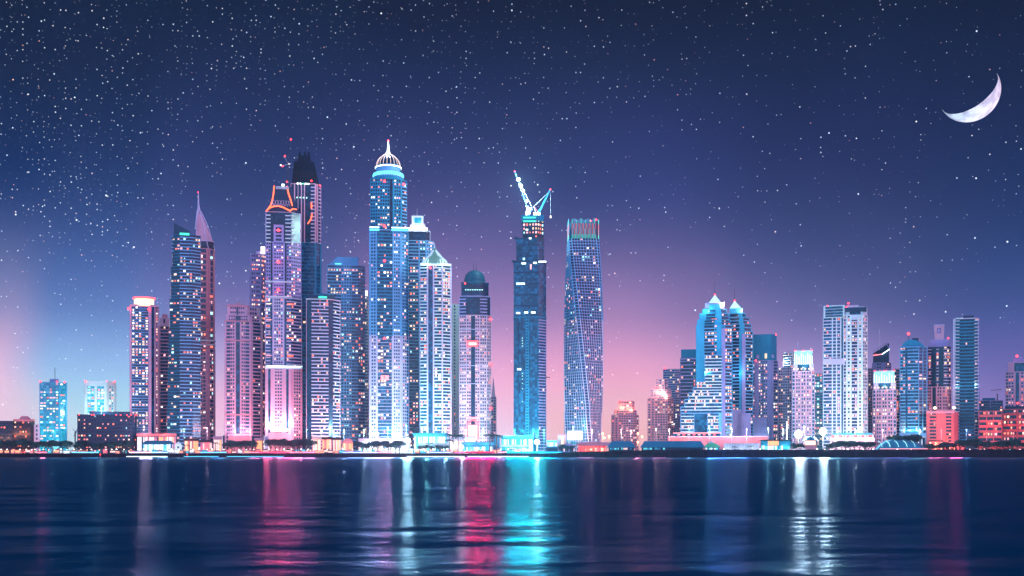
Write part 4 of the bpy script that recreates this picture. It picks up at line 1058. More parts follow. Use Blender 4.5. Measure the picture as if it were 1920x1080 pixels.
def T36():
    t = Tower('residential_tower', 'blue balcony tower under a curved shell roof with a red beacon above', 1590, 1712)
    t.sec([(1688, 4), (1698, 1), (1722, 0), (1738, 8)], 651, pats=['b2', 'd.5b3', 'p.3g2p.3g2p.3'], pitch=6.2, wall=BLUE, glass=GL, lit=.2, pal='pwr', depth=34, bw=BLUE)
    prof = [(1690, 651), (1693, 643), (1699, 638), (1708, 636), (1718, 638), (1727, 643), (1734, 651)]
    m = t.mb('shell_roof')
    for (a, ya), (b, yb) in zip(prof, prof[1:]):
        A, B = t.pt(a, 2), t.pt(b, 2); D = 26; A2, B2 = (A[0]+t.b[0]*D, A[1]+t.b[1]*D), (B[0]+t.b[0]*D, B[1]+t.b[1]*D); z0 = t.z(652)
        m.boxp([(A[0], A[1], z0), (B[0], B[1], z0), (B2[0], B2[1], z0), (A2[0], A2[1], z0), (A[0], A[1], t.z(ya)), (B[0], B[1], t.z(yb)), (B2[0], B2[1], t.z(yb)), (A2[0], A2[1], t.z(ya))], TEAL)
    t.box('roof_house', 1710, 1722, 8, 20, 640, 633, NAVY); t.rod('mast', 1703.5, 10, 638, 625, .4, DARK); t.beacon(1703.5, 624, 10, 2.8)
    for x in (1694, 1706, 1719, 1732): t.glow(x, 808, -5, (.7, 1, .95), 2400, .7)
    t.box('podium', 1686, 1740, -8, 2, 850, 812, BLUE)
    t.done()
    t = Tower('keyhole_tower', 'tower topped by a pale slab pierced by a square opening', 1620, 1760)
    t.sec([(1738, 3), (1776, 0), (1783, 8)], 726, pats=['w1p.3d.8p.3w1p.3w1', 'w1'], pitch=6.2, wall=PINK, glass=GLD, lit=.35, pal='wpr', depth=32)
    t.sec([(1740, 3), (1776, 0), (1782, 8)], 650, 726, pats=['b.7d1b.5d1b.7', 'b1'], pitch=6, wall=LILAC, glass=GLD, lit=.4, pal='wpr', depth=30, bw=PALE)
    t.taper('crown', 1740, 1781, 1746, 1778, 4, 26, 650, 636, LILAC)
    # slab with an opening: four bars round it
    t.taper('portal#l', 1753, 1757, 1751, 1757, 6, 14, 640, 609, PINK); t.taper('portal#l', 1764, 1769, 1764, 1771, 6, 14, 640, 609, PINK)
    t.box('portal#t', 1757, 1764, 6, 14, 614, 609, PINK); t.box('portal#t', 1757, 1764, 6, 14, 640, 624, PINK)
    t.box('portal_box', 1757.8, 1763, 5, 12, 623, 615, LILAC); t.box('portal_rim', 1751, 1771, 5, 15, 609, 607.6, PALE)
    t.beacon(1778, 634, 4, 1.6)
    t.done()
    t = Tower('apartment_block', 'low pink block with blank centre wall lit by two orange red roof floodlights', 1560, 1767, 'building')
    t.sec([(1738, 0), (1788, 0), (1796, 8)], 774, pats=['p.5B1.2s1.8B1p.4', 'p'], pitch=6.3, wall=BRICK, glass=GLD, lit=.25, pal='rw', depth=30, bw=BRICK)
    t.box('cornice', 1737, 1790, -2, 6, 775, 770, ROSE)
    for x in (1753, 1788.5):
        t.glow(x, 764, 3, (1, .30, .12), 8000, 1.4)
        q = t.pt(x, -1); m = MB(); zz = t.z(765); m.lathe(q[0], q[1], [(.3, zz-1.6), (1.9, zz-.8), (2.1, zz), (1.6, zz+1.1), (.4, zz+1.8)], emit('amber_lens', (1, .55, .3), 9), 12); m.build('lamp_head', t.root, t.org)
        t.glow(x, 790, -12, (1, .12, .1), 3500, .6)
    for x in (1760, 1772, 1788): t.glow(x, 829, -14, (1, .2, .08), 3000, .9)
    t.done()
    t = Tower('residential_tower', 'tall dark tower of closely stacked balconies with white left edge near the right end', 1600, 1812)
    t.sec([(1788, 3), (1796, 0), (1828, 0), (1835, 7)], 598, pats=['p1b1', 'b1.2', 'b1'], pitch=6.3, wall=PALE, glass=GLD, lit=.03, pal='wp', depth=34, bw=TEAL)
    t.box('edge_wall', 1787.5, 1790, 2, 30, 850, 597, WHITE); t.box('edge_wall', 1832.5, 1835.5, 4, 30, 850, 600, PALE)
    for f in range(40):
        y = 602 + f*6.3
        t.box('terrace#l%d' % f, 1792, 1799, -2.6, 4, y, y-1.3, WHITE); t.box('terrace#r%d' % f, 1827, 1833, -1.6, 6, y, y-1.3, WHITE)
    t.box('roof_house', 1806, 1826, 6, 24, 598, 591, NAVY); t.box('ledge', 1792, 1806, -2, 10, 598, 595.5, WHITE)
    t.glow(1794, 725, -5, (.9, 1, 1), 900, .6); t.glow(1831, 724, -4, (.9, 1, 1), 900, .6)
    t.glow(1812, 838, -18, (.25, .5, 1), 5000, .7)
    t.done()
    for lab, a, b, y, Y in (('long red lit balcony block right of the dark stacked tower', 1836, 1878, 772, 1560), ('long red lit balcony block at the right edge of view', 1881, 1960, 768, 1562)):
        t = Tower('apartment_block', lab, Y, (a+b)/2, 'building')
        t.sec([(a, 0), (b, 0)], y, pats=['B1.2p.15B1p.15B1.3'], pitch=10, wall=BRICK, glass=GLD, lit=.3, pal='rwr', depth=28, bw=BRICK)
        t.box('roof_house', a+3, b-5, 4, 20, y, y-7, NAVY)
        for i in range(3): t.glow(a + (b-a)*(i+.5)/3, 800, -9, (1, .08, .08), 1500, .5); t.glow(a + (b-a)*(i+.3)/3, 838, -12, (1, .2, .1), 1800, .7)
        t.done()
    t = Tower('office_block', 'low lilac block with flat roof behind the red lit balcony blocks', 1800, 1858, 'building')
    t.sec([(1834, 0), (1880, 0)], 752, pats=['g2p.2g2'], pitch=5, wall=LILAC, lit=.1, pal='w', depth=24); t.box('roof_house', 1842, 1866, 4, 16, 752, 746, TEAL)
    t.done()
    t = Tower('apartment_tower', 'pink shouldered tower cut by the right edge of view', 1640, 1912)
    t.sec([(1886, 0), (1950, 0)], 698, pats=['b.4w1p.3d.6p.3w1w1p.3w1'], pitch=6.2, wall=PINK, glass=GL, lit=.4, pal='wrp', depth=30)
    t.sec([(1891, 3), (1945, 3)], 680, 698, pats=['p1d3p1'], wall=PINK, lit=0, depth=24, pitch=18); t.box('roof_house', 1900, 1940, 8, 20, 680, 672, LILAC)
    t.rod('mast', 1907, 10, 676, 668, .5, DARK); t.beacon(1907, 667, 6, 2.2); t.beacon(1908, 756, -2, 1.8)
    t.done()
T36()
# ------------------------------------------------------------------ the waterfront: low buildings
def low(name, label, Yd, x0, x1, yt, cat='building', **k):
    t = Tower(name, label, Yd, (x0+x1)/2, cat)
    return t
E_SOFTW = emit('lit_interior_white', (.85, .97, 1), 1.7)
E_SOFTP = emit('lit_interior_pink', (1, .62, .6), 1.5)
E_SOFTO = emit('lit_interior_orange', (1, .36, .16), 2.0)
E_SOFTC = emit('lit_interior_cyan', (.12, .75, .85), 1.3)
def shopfront(t, x0, x1, dy, y0, y1, mats, rg, name='shop_window'):
    """row of lit openings of uneven width"""
    x = x0
    while x < x1 - .6:
        w = rg.uniform(1.6, 4.2); w = min(w, x1 - x)
        if rg.random() < .8: t.box(name + '#%d' % int(x*10), x + .25, x + w - .25, dy - .3, dy - .02, y0, y1 - rg.uniform(-.3, .5), rg.choice(mats))
        x += w
def hall(label, Yd, x0, x1, yt, yb, wall, roofm, mats, name='pavilion', roof='flat', over=2, depth=14, seed=1, ridge=3.0, open_y=None, glow=None):
    rg = random.Random(seed)
    t = Tower(name, label, Yd, (x0+x1)/2, 'building')
    t.box('wall', x0, x1, 0, depth, 850.4, yb, wall)
    shopfront(t, x0+.6, x1-.6, 0, 846.5, (open_y or yb+1.6), mats, rg)
    if roof == 'flat': t.box('roof', x0-over, x1+over, -2.5, depth+1, yb, yt, roofm)
    elif roof == 'hip': t.taper('roof', x0-over, x1+over, x0+ridge, x1-ridge, -3, depth+2, yb, yt, roofm, (depth*.4, depth*.6))
    elif roof == 'vault':
        n = 8
        for i in range(n):
            a0, a1 = math.pi*i/n, math.pi*(i+1)/n
            xa, xb = (x0+x1)/2 - math.cos(a0)*((x1-x0)/2+over), (x0+x1)/2 - math.cos(a1)*((x1-x0)/2+over)
            A, B = t.pt(xa, -2), t.pt(xb, -2); D = depth+2; A2, B2 = (A[0]+t.b[0]*D, A[1]+t.b[1]*D), (B[0]+t.b[0]*D, B[1]+t.b[1]*D)
            za, zb = t.z(yb) + (t.z(yt)-t.z(yb))*math.sin(a0), t.z(yb) + (t.z(yt)-t.z(yb))*math.sin(a1); z0 = t.z(yb)
            t.mb('roof').boxp([(A[0],A[1],z0),(B[0],B[1],z0),(B2[0],B2[1],z0),(A2[0],A2[1],z0),(A[0],A[1],za+.1),(B[0],B[1],zb+.1),(B2[0],B2[1],zb+.1),(A2[0],A2[1],za+.1)], roofm)
    if glow:
        for gx, gy, col, p in glow: t.glow(gx, gy, -6, col, p, .5)
    return t
def waterfront():
    H = hall
    H('long low podium glowing pink below the drum sign tower', 1545, 257, 330, 813, 818, ROSE, BRICK, [E_SOFTP, GL, E_SOFTO, E_SOFTW], 'podium', over=1, seed=3, glow=[(275, 812, (1,.3,.3), 3000), (310, 812, (1,.35,.3), 3000)]).done()
    H('long boathouse with dark hipped roof and white lit front', 1490, 268, 326, 826, 832, BLUE, TEAL, [E_SOFTW, E_SOFTC, E_SOFTW, E_SOFTP], 'boathouse', 'hip', seed=4, ridge=6).done()
    t = Tower('gabled_house', 'small white gabled house with a dark door beside the boathouse', 1478, 334, 'house')
    t.box('wall', 328, 341, 0, 9, 850.4, 836, WHITE); t.taper('roof', 326, 343, 333.5, 335.5, -1, 10, 836, 828, WHITE, (-1, 10)); t.box('door', 332, 336, -.4, 0, 841, 837, GLD); t.glow(334, 842, -7, (.8, .95, 1), 1200, .4); t.done()
    H('restaurant row glowing orange under the pink spire tower', 1500, 346, 372, 822, 826, ROSE, DARK, [E_SOFTO, E_SOFTP, E_WARM], 'restaurant', seed=5, glow=[(358, 820, (1,.25,.12), 2600)]).done()
    H('restaurant with red lit front and flat dark roof right of the orange one', 1498, 376, 398, 825, 829, PINK, DARK, [E_LEDR, E_SOFTP], 'restaurant', seed=6, glow=[(387, 840, (1,.1,.1), 1800)]).done()
    H('cream kiosk block with pink windows left of the dark pylon', 1502, 400, 416, 818, 823, PALE, PINK, [E_SOFTP, E_SOFTO], 'kiosk', seed=7, over=1).done()
    for x, lab in ((419.5, 'dark square pylon left of the ornate pink tower'), (474, 'dark square pylon right of the ornate pink tower'), (670, 'dark square pylon under the blue wedge roofed tower')):
        t = Tower('pylon', lab, 1500, x, 'pylon'); t.box('shaft', x-1.8, x+1.8, 0, 3, 850.4, 818, NAVY); t.box('cap', x-2.1, x+2.1, -.4, 3.4, 818, 816.6, TEAL); t.done()
    H('pink lit kiosk between the ornate tower and the neon crowned tower', 1505, 478, 492, 821, 825, ROSE, PINK, [E_SOFTO, E_SOFTP], 'kiosk', seed=8, over=1).done()
    t = Tower('gate_house', 'white framed gateway with dark opening beside the pink kiosk', 1495, 499, 'gate')
    t.box('post', 494.5, 496.3, 0, 3, 850.4, 818, WHITE); t.box('post#2', 502.7, 504.5, 0, 3, 850.4, 818, WHITE); t.box('lintel', 494, 505, -.3, 3.3, 820, 817, WHITE); t.box('gate_panel', 496.3, 502.7, 1, 1.6, 842, 820, LILAC); t.glow(499, 836, -4, (1,.85,.8), 1000, .4); t.done()
    for i, (a, b, lab) in enumerate(((586, 602, 'white and orange lit restaurant under the rounded cap tower'), (604, 622, 'red lit restaurant with glowing terrace under the rounded cap tower'), (624, 640, 'orange lit restaurant left of the round awning cafe'))):
        H(lab, 1500, a, b, 818+i, 823+i, ROSE, DARK if i else WHITE, [E_SOFTO, E_SOFTP, E_WARM, E_SOFTO], 'restaurant', seed=10+i, over=1, open_y=824, glow=[((a+b)/2, 834, (1,.3,.15), 3000)]).done()
    H('cafe with a rounded orange awning left of the tall pylon', 1496, 642, 662, 822, 830, ROSE, ROSE, [E_SOFTO, E_WARM], 'cafe', 'vault', seed=14, over=0, glow=[(652, 838, (1,.35,.15), 2400)]).done()
    H('pale podium block at the left foot of the domed spire tower', 1520, 672, 742, 822, 827, PALE, PINK, [E_SOFTP, E_SOFTW, E_SOFTC], 'podium', seed=15, over=1, glow=[(690, 835, (.6,.9,1), 4000), (720, 836, (.8,.95,1), 3000)]).done()
    H('white tiered podium blazing cyan under the sunburst crown tower', 1525, 776, 838, 812, 818, BLUE, TEAL, [E_SOFTW, E_SOFTC, GLC, E_SOFTW, E_SOFTP], 'podium', seed=16, over=2, glow=[(790, 830, (.4,.95,1), 7000), (822, 830, (.4,.95,1), 7000)]).done()
    H('cyan lit terrace building in front of the white podium', 1490, 784, 842, 831, 835, CYAN, WHITE, [E_SOFTW, E_SOFTC, E_WARM], 'terrace', seed=17, over=1, glow=[(800, 842, (.5,1,1), 3000)]).done()
    H('pink corner building left of the red arch', 1510, 844, 866, 820, 825, PINK, PALE, [E_SOFTW, E_SOFTP], 'kiosk', seed=18, over=1, glow=[(852, 838, (.8,.95,1), 5000)]).done()
    t = Tower('white_hall', 'plain white lit box in front of the red arch', 1498, 881, 'building'); t.box('wall', 871, 892, 0, 10, 850, 819.5, WHITE); t.box('roof', 870.5, 892.5, -.5, 10.5, 819.5, 818.3, PALE); t.box('light_panel', 872, 891, -.5, -.1, 828, 821, E_SOFTW); t.done()
    H('long low terminal with a flat cyan roof under the domed pink tower', 1485, 868, 924, 829, 834, TEAL, CYAN, [E_SOFTC, E_SOFTW], 'terminal', seed=19, over=3, open_y=838, glow=[(880, 843, (.6,1,1), 2500), (910, 843, (.4,.95,1), 2500)]).done()
    t = Tower('tower_block', 'teal square block between the pink domed tower and the unfinished tower', 1500, 932, 'building'); t.box('wall', 926.5, 937, 0, 10, 850, 817, TEAL); t.box('roof', 926, 937.5, -.5, 10.5, 817, 815.8, CYAN); t.done()
    H('wide arena with blazing white cyan bands left of the star bright lamp', 1520, 940, 1000, 817, 822, CYAN, TEAL, [E_SOFTW, E_SOFTC, E_SOFTW, GLC], 'arena', seed=20, over=1, open_y=824, glow=[(950, 815, (.5,1,1), 9000), (975, 815, (.4,1,1), 10000), (995, 815, (.4,1,1), 8000)]).done()
    H('cyan lit pier building in front of the arena', 1480, 938, 992, 834, 838, TEAL, WHITE, [E_SOFTC, E_SOFTW, E_SOFTC], 'terminal', seed=21, over=1, glow=[(950, 845, (.3,.95,1), 3000), (978, 845, (.3,.95,1), 3000)]).done()
    H('dark teal shed at the right foot of the unfinished tower', 1475, 1024, 1046, 837, 840, NAVY, TEAL, [GLD], 'shed', seed=22, over=0).done()
    H('small cyan lit office behind the dark teal shed', 1510, 1026, 1044, 826, 829, BLUE, TEAL, [E_SOFTC, E_SOFTW], 'kiosk', seed=23, over=1, glow=[(1035, 832, (.5,1,1), 1800)]).done()
    H('small pink block with one warm window left of the billboard', 1530, 1046, 1062, 814, 816, PINK, ROSE, [E_WARM], 'kiosk', seed=24, over=1).done()
    H('grey curved roof shed under the blank billboard', 1478, 1048, 1078, 832, 838, LILAC, LILAC, [E_SOFTP, GLD], 'shed', 'vault', seed=25, over=0).done()
    t = Tower('open_pavilion', 'red lit pavilion with a wide drooping canopy right of the billboard', 1480, 1108, 'building')
    t.taper('canopy', 1078, 1140, 1086, 1150, -4, 12, 836, 829, ROSE, (0, 10)); t.box('back_wall', 1084, 1136, 9, 10, 850, 834, ROSE)
    for x in range(1082, 1140, 7): t.rod('post#%d' % x, x, -2, 850, 835, .4, DARK)
    shopfront(t, 1096, 1136, 4, 846, 840, [E_SOFTO, E_WARM, E_LEDR], random.Random(30), 'lit_stall')
    for x in (1085, 1100, 1116, 1130): t.glow(x, 842, -1, (1, .10, .06), 2600, .5)
    t.glow(1098, 838, -4, (1, .5, .3), 1200, .6); t.done()
    for a, b, r0, lab in ((1138, 1192, 9, 'dark trapezoid roofed pavilion with teal lit windows, left one of two'), (1200, 1322, 8, 'long dark hipped roof hall with a thin teal lit fascia')):
        t = Tower('pavilion', lab, 1470, (a+b)/2, 'building')
        t.box('wall', a+3, b-3, 2, 14, 850, 838.5, NAVY); t.taper('roof', a, b, a+r0, b-r0, -2, 16, 839, 827, TEAL, (5, 9))
        shopfront(t, a+6, a+46 if b-a < 60 else a+50, 2, 843, 839.6, [E_SOFTC, CYAN, E_SOFTP, E_SOFTC] if b-a < 60 else [E_SOFTC, CYAN], random.Random(31), 'lit_window'); t.done()
    t = Tower('wall_podium', 'long salmon lit podium wall under the twin pyramid towers', 1540, 1345, 'building')
    t.box('wall', 1253, 1440, 0, 12, 850, 818, BRICK); t.box('wall_recess', 1262, 1350, -.2, 3, 817.8, 812.6, GLD); t.box('canopy_strip', 1262, 1352, -3, 1, 812.6, 811, E_LEDP); t.box('parapet', 1252, 1441, -.8, 12.5, 819.5, 817.9, PINK)
    for i in range(8): t.box('sign_light', 1270+i*9.6, 1275+i*9.6, -.5, -.2, 816, 814, E_LEDR if i % 2 else E_SOFTP)
    for x in (1258, 1285, 1310, 1335, 1402): t.glow(x, 822, -5, (1, .16, .10), 2600, .4)
    for x in (1362, 1385, 1425): t.glow(x, 822, -6, (1, .5, .55), 1600, .4)
    t.done()
    t = Tower('marquee', 'green glass marquee with pale peak right of the long hipped roof', 1468, 1335, 'tent')
    t.box('wall', 1321, 1349, 0, 12, 850, 838, TEAL); t.taper('canopy', 1318, 1352, 1333, 1335, -2, 14, 838.5, 827, emit('green_canopy', (.05, .50, .40), .7), (5, 7)); t.taper('peak', 1329, 1340, 1333.6, 1334.4, 1, 10, 831, 826.5, PALE, (5, 6)); t.glow(1346, 830, -3, (.6, 1, .9), 900, .5)
    shopfront(t, 1323, 1347, 0, 845, 840, [E_LEDG, E_SOFTW, E_SOFTC], random.Random(33), 'lit_window'); t.done()
    t = Tower('hoarding', 'white slatted hoarding behind two small palms', 1472, 1391, 'fence')
    t.box('panel', 1357, 1424, 0, 1, 846, 831, WHITE)
    for i in range(22): t.box('slat', 1358+i*3, 1358.6+i*3, -.3, 0, 845, 831.5, LILAC)
    for x in (1365, 1390, 1412): t.glow(x, 845, -6, (.8, .95, 1), 900, .4)
    t.done()
    H('cafe under a flat dark canopy with an orange glowing sign', 1480, 1426, 1482, 824.5, 826.5, TEAL, DARK, [E_SOFTC, E_SOFTW, E_SOFTC], 'cafe', seed=34, over=2, open_y=836, glow=[(1440, 840, (.5,1,1), 2500), (1472, 840, (.6,1,1), 2500)]).done()
    t = Tower('sign_panel', 'orange red glowing sign board hung under the flat cafe canopy', 1475, 1449, 'sign'); t.box('panel', 1440, 1460, 0, .8, 835, 826.8, E_SOFTO); t.box('frame', 1439.5, 1460.5, .8, 1.3, 835.6, 826.4, DARK); t.done()
    t = Tower('domed_pavilion', 'pavilion with dark domed roof and bright orange framed panel between the two floodlights', 1476, 1519, 'building')
    t.box('wall', 1509, 1530, 0, 10, 850, 826, ROSE); t.box('light_panel', 1510, 1529, -.5, 0, 834, 826.5, emit('panel_light', (1, .62, .42), 2.4)); t.lathe('roof', 1519.5, 5, [(14, 826), (13, 824), (8, 820), (2, 818)], TEAL, 16); t.done()
    t = Tower('arcade_podium', 'pink terrace podium dotted with red lamps under the broad white tower', 1545, 1601, 'building')
    t.box('wall', 1556, 1640, 0, 12, 850, 820, PINK); t.box('roof', 1560, 1636, 2, 12, 816, 812, TEAL)
    for i in range(17): t.box('lit_arch', 1560+i*4.7, 1563+i*4.7, -.4, 0, 820.5, 815.5, E_SOFTP if i % 3 else E_LEDR)
    for x in (1570, 1600, 1630): t.glow(x, 826, -6, (1, .3, .3), 2400, .5)
    t.done()
    t = Tower('greenhouse', 'long teal vaulted tent hall with pale ribs right of the floodlights', 1475, 1682, 'building')
    prof = [(1640, 844), (1648, 834), (1660, 826), (1672, 822.5), (1700, 824), (1718, 828), (1736, 838), (1742, 844)]
    for (a, ya), (b, yb) in zip(prof, prof[1:]):
        A, B = t.pt(a, 0), t.pt(b, 0); A2, B2 = t.pt(a, 16), t.pt(b, 16); z0 = t.z(850)
        t.mb('canopy').boxp([(A[0],A[1],z0),(B[0],B[1],z0),(B2[0],B2[1],z0),(A2[0],A2[1],z0),(A[0],A[1],t.z(ya+4)),(B[0],B[1],t.z(yb+4)),(B2[0],B2[1],t.z(yb)),(A2[0],A2[1],t.z(ya))], TEAL)
    for x in (1652, 1667, 1683, 1699, 1714):
        pr = [(x-6, 826), (x-2, 829), (x+.5, 833), (x+2, 838)]
        for p, q2 in zip(pr, pr[1:]): t.bar('rib#%d' % x, p + (-.6,), q2 + (-.6,), .35, E_CYAN)
    t.box('light_line', 1650, 1740, -1.2, -.7, 842, 841, E_LEDP); t.done()
    H('white colonnade with square openings under the curved roof tower', 1530, 1711, 1736, 818, 820, WHITE, PALE, [GLD, GLD, E_SOFTW], 'colonnade', seed=36, over=0, open_y=821).done()
    H('red glowing restaurant under the pink block with roof floodlights', 1500, 1742, 1768, 826, 828, ROSE, DARK, [E_SOFTO, E_LEDR, E_WARM], 'restaurant', seed=37, over=1, open_y=829, glow=[(1755, 834, (1,.15,.08), 4000)]).done()
    H('small red lit kiosk with pink awning left of the dark tree mass', 1498, 1782, 1810, 828, 830, ROSE, PINK, [E_LEDR, E_SOFTO, GLD], 'kiosk', seed=38, over=1, open_y=832, glow=[(1790, 838, (1,.15,.1), 2600)]).done()
    # slim white pole
    t = Tower('flagpole', 'tall slim white pole rising left of the two white floodlights', 1478, 1475.5, 'pole'); t.rod('shaft', 1475.5, 0, 850, 790, .9, E_LEDW, .5); t.box('base', 1474, 1477, -1, 1, 850, 847, STEEL); t.done()
waterfront()

# ------------------------------------------------------------------ lamps
def dup_tree(root, loc, label=None, scale=None, nolight=False):
    r = root.copy(); C.objects.link(r); r.location = loc
    if label: r['label'] = label
    if scale: r.scale = (scale,)*3
    for ch in list(root.children):
        if ch.type == 'LIGHT' and (nolight or not ch): continue
        c = ch.copy(); C.objects.link(c); c.parent = r
        for g in ch.children:
            d = g.copy(); C.objects.link(d); d.parent = c
    return r
def make_lamp(name, label, group, h, col, mat, power, r=.7):
    root = empty(name, (0, 0, -50)); tag(root, label, 'street lamp', group)
    m = MB(); m.lathe(0, 0, [(.28, 0), (.22, .6), (.10, .8), (.08, h)], DARK, 8); m.build('pole', root)
    m = MB(); m.bar((0, 0, h), (0, -1.0, h+.35), .06, DARK); m.build('arm', root)
    m = MB(); m.lathe(0, -1.0, [(r*.25, h-.55*r), (r*.8, h-.3*r), (r, h+.1*r), (r*.7, h+.6*r), (r*.2, h+.85*r)], mat, 10); m.build('lamp_head', root)
    L = bpy.data.lights.new('lamp_light', 'POINT'); L.color = col; L.energy = power; L.shadow_soft_size = r*.9
    lo = bpy.data.objects.new('lamp_light', L); C.objects.link(lo); lo.parent = root; lo.location = (0, -2.2, h)
    return root
E_LP = emit('lamp_pink', (1, .68, .62), 6); E_LO = emit('lamp_orange', (1, .35, .15), 5); E_LW = emit('lamp_white', (.85, .98, 1), 7); E_LC = emit('lamp_cyan', (.35, .95, 1), 5); E_LV = emit('lamp_violet', (.55, .35, 1), 5)
KIND = {
    'p': ('street lamp with pinkish white globe', 5.2, (1, .62, .58), E_LP, 3000, .75),
    'o': ('street lamp with orange globe', 4.6, (1, .32, .14), E_LO, 2600, .65),
    'w': ('street lamp with cold white globe', 5.4, (.8, .97, 1), E_LW, 3400, .8),
    'c': ('street lamp with cyan globe', 4.8, (.35, .95, 1), E_LC, 2600, .65),
    'v': ('street lamp with violet globe', 3.6, (.5, .3, 1), E_LV, 1000, .7),
}
PROTO = {}
def lamp(px, kind, Yd=1459, py=None, near=''):
    lab0, h, col, mat, pw, r = KIND[kind]
    loc = ((px - CX) / F * Yd, Yd, LAND)
    if px > 1030: loc = (loc[0], Yd, LAND)
    lab = lab0 + ' ' + near
    if kind not in PROTO:
        o = make_lamp('street_lamp', lab, 'lamps along the waterfront promenade', h, col, mat, pw, r); o.location = loc; PROTO[kind] = o
    else: o = dup_tree(PROTO[kind], loc, lab, nolight=int(px) % 3 != 0)
    return o
_O1 = ['first', 'second', 'third', 'fourth', 'fifth', 'sixth', 'seventh', 'eighth', 'ninth', 'tenth', 'eleventh', 'twelfth', 'thirteenth', 'fourteenth', 'fifteenth', 'sixteenth', 'seventeenth', 'eighteenth', 'nineteenth', 'twentieth']
ORD = _O1 + ['twenty-' + x for x in _O1[:9]] + ['thirtieth'] + ['thirty-' + x for x in _O1[:9]]
rows_ = [(3,'p'),(14,'p'),(27,'o'),(38,'p'),(50,'p'),(60,'c'),(66,'p'),(75,'o'),(82,'p'),(92,'o'),(103,'c'),(115,'w'),(126,'c'),(139,'p'),(152,'p'),(164,'o'),(172,'p'),(187,'o'),(199,'p'),(210,'p'),(219,'w'),(233,'p'),(246,'o'),(259,'p'),(270,'w'),(283,'p'),(296,'w'),(310,'c'),(322,'w'),
         (346,'o'),(353,'o'),(362,'p'),(374,'w'),(389,'p'),(398,'w'),(411,'o'),(420,'p'),(433,'o'),(448,'p'),(462,'c'),(476,'p'),(490,'o'),(505,'p'),(519,'p'),(533,'w'),(547,'p'),(565,'w'),(578,'p'),(592,'w'),(604,'o'),(614,'p'),(628,'o'),(643,'w'),(661,'p'),(676,'w'),(690,'c'),(706,'w'),(722,'p'),(738,'w'),(756,'p'),(779,'w'),(798,'o'),(812,'w'),(829,'o'),(838,'w'),(850,'w'),(866,'w'),(884,'c'),(902,'c'),(921,'w'),(938,'c'),(953,'w'),(968,'c'),(984,'w'),(996,'c')]
cnt = {}
for px, k in rows_:
    px2 = px
    cnt[k] = cnt.get(k, 0) + 1
    n = cnt[k]; o_ = ORD[n-1]
    lamp(px2, k, 1459 + (px % 3) * 2, near='on the quay, %s such lamp from the left edge' % o_)
for i, (px, k) in enumerate([(1098,'o'),(1108,'p'),(1335,'c'),(1357,'w'),(1425,'w'),(1461,'c'),(1532,'w'),(1546,'p'),(1560,'c'),(1575,'v'),(1589,'w'),(1597,'v'),(1606,'v'),(1618,'p'),(1637,'w'),(1650,'o'),(1682,'p'),(1708,'p'),(1753,'o'),(1765,'o'),(1790,'o'),(1818,'p'),(1835,'o'),(1845,'p'),(1893,'c'),(1908,'c')]):
    o = lamp(px, k, 1456, near='behind the breakwater, %s lamp there' % ORD[i])

MF = .85
def floodmast(label, px, py, Yd, col, lens, r, power, wide=None, down=None):
    """mast with a floodlight head: lamps over the water, and added ones lighting the towers"""
    t = Tower('floodlight_mast', label, Yd, px, 'floodlight')
    t.rod('mast', px, 1.5, 850, py + r*.7, .35, STEEL); t.box('bracket', px - r*.7, px + r*.7, .8, 1.4, py + r*.8, py + r*.5, DARK)
    q = t.pt(px, 0); m = MB(); z = t.z(py); rk = r*t.k
    m.lathe(q[0], q[1], [(rk*.3, z-rk), (rk*.85, z-rk*.5), (rk, z), (rk*.85, z+rk*.5), (rk*.3, z+rk)], lens, 14); m.build('lamp_head', t.root, t.org)
    L = bpy.data.lights.new('lamp_light', 'POINT'); L.color = col; L.energy = power; L.shadow_soft_size = rk
    lo = bpy.data.objects.new('lamp_light', L); C.objects.link(lo); lo.parent = t.root; lo.location = (q[0]-t.org[0], q[1]-t.org[1]-rk*1.8, z-t.org[2])
    if wide:
        A = bpy.data.lights.new('lamp_light', 'AREA'); A.shape = 'DISK'; A.size = 2*rk; A.color = col; A.energy = wide
        ao = bpy.data.objects.new('lamp_light', A); C.objects.link(ao); ao.parent = t.root
        ao.location = (0, -rk*1.05, z-t.org[2]); ao.rotation_euler = (R(-90), 0, 0)
    t.done()
    return t
LENS = emit('flood_lens', (.9, 1, 1), 8); LENSO = emit('amber_flood_lens', (1, .52, .22), 7)
floodmast('blazing white floodlight between the domed spire tower and the white podium', 764, 826, 1500, (.75, .98, 1), LENS, 5.5, 230000, 90000)
floodmast('star bright white floodlight right of the arena', 1007, 829, 1490, (.65, 1, 1), LENS, 5.0, 230000, 130000)
floodmast('large white floodlight left of the domed pavilion', 1497, 814, 1500, (.9, .98, 1), LENS, 7.5, 140000, 330000)
floodmast('large white floodlight right of the domed pavilion', 1543, 809, 1500, (.9, .98, 1), LENS, 7.0, 140000, 330000)
floodmast('white floodlight above the pink corner building', 850, 838, 1462, (.85, .98, 1), LENS, 2.6, 14000)
floodmast('white floodlight in front of the plain white box', 866, 838, 1462, (.85, .98, 1), LENS, 3.4, 16000, 70000)
for px, py, lab in ((1130, 813, 'topmost amber lamp left of the small pink block'), (1133, 821, 'amber lamp low in the cluster left of the small pink block'), (1142, 818, 'rightmost amber lamp of the cluster left of the small pink block'), (1196, 813, 'high amber lamp between the two pink stepped blocks'), (1204, 819, 'large amber lamp between the two pink stepped blocks'), (1196, 829, 'low red amber lamp between the dark roofed pavilions')):
    floodmast(lab, px, py, 1560, (1, .34, .12), LENSO, 1.9, 9000)

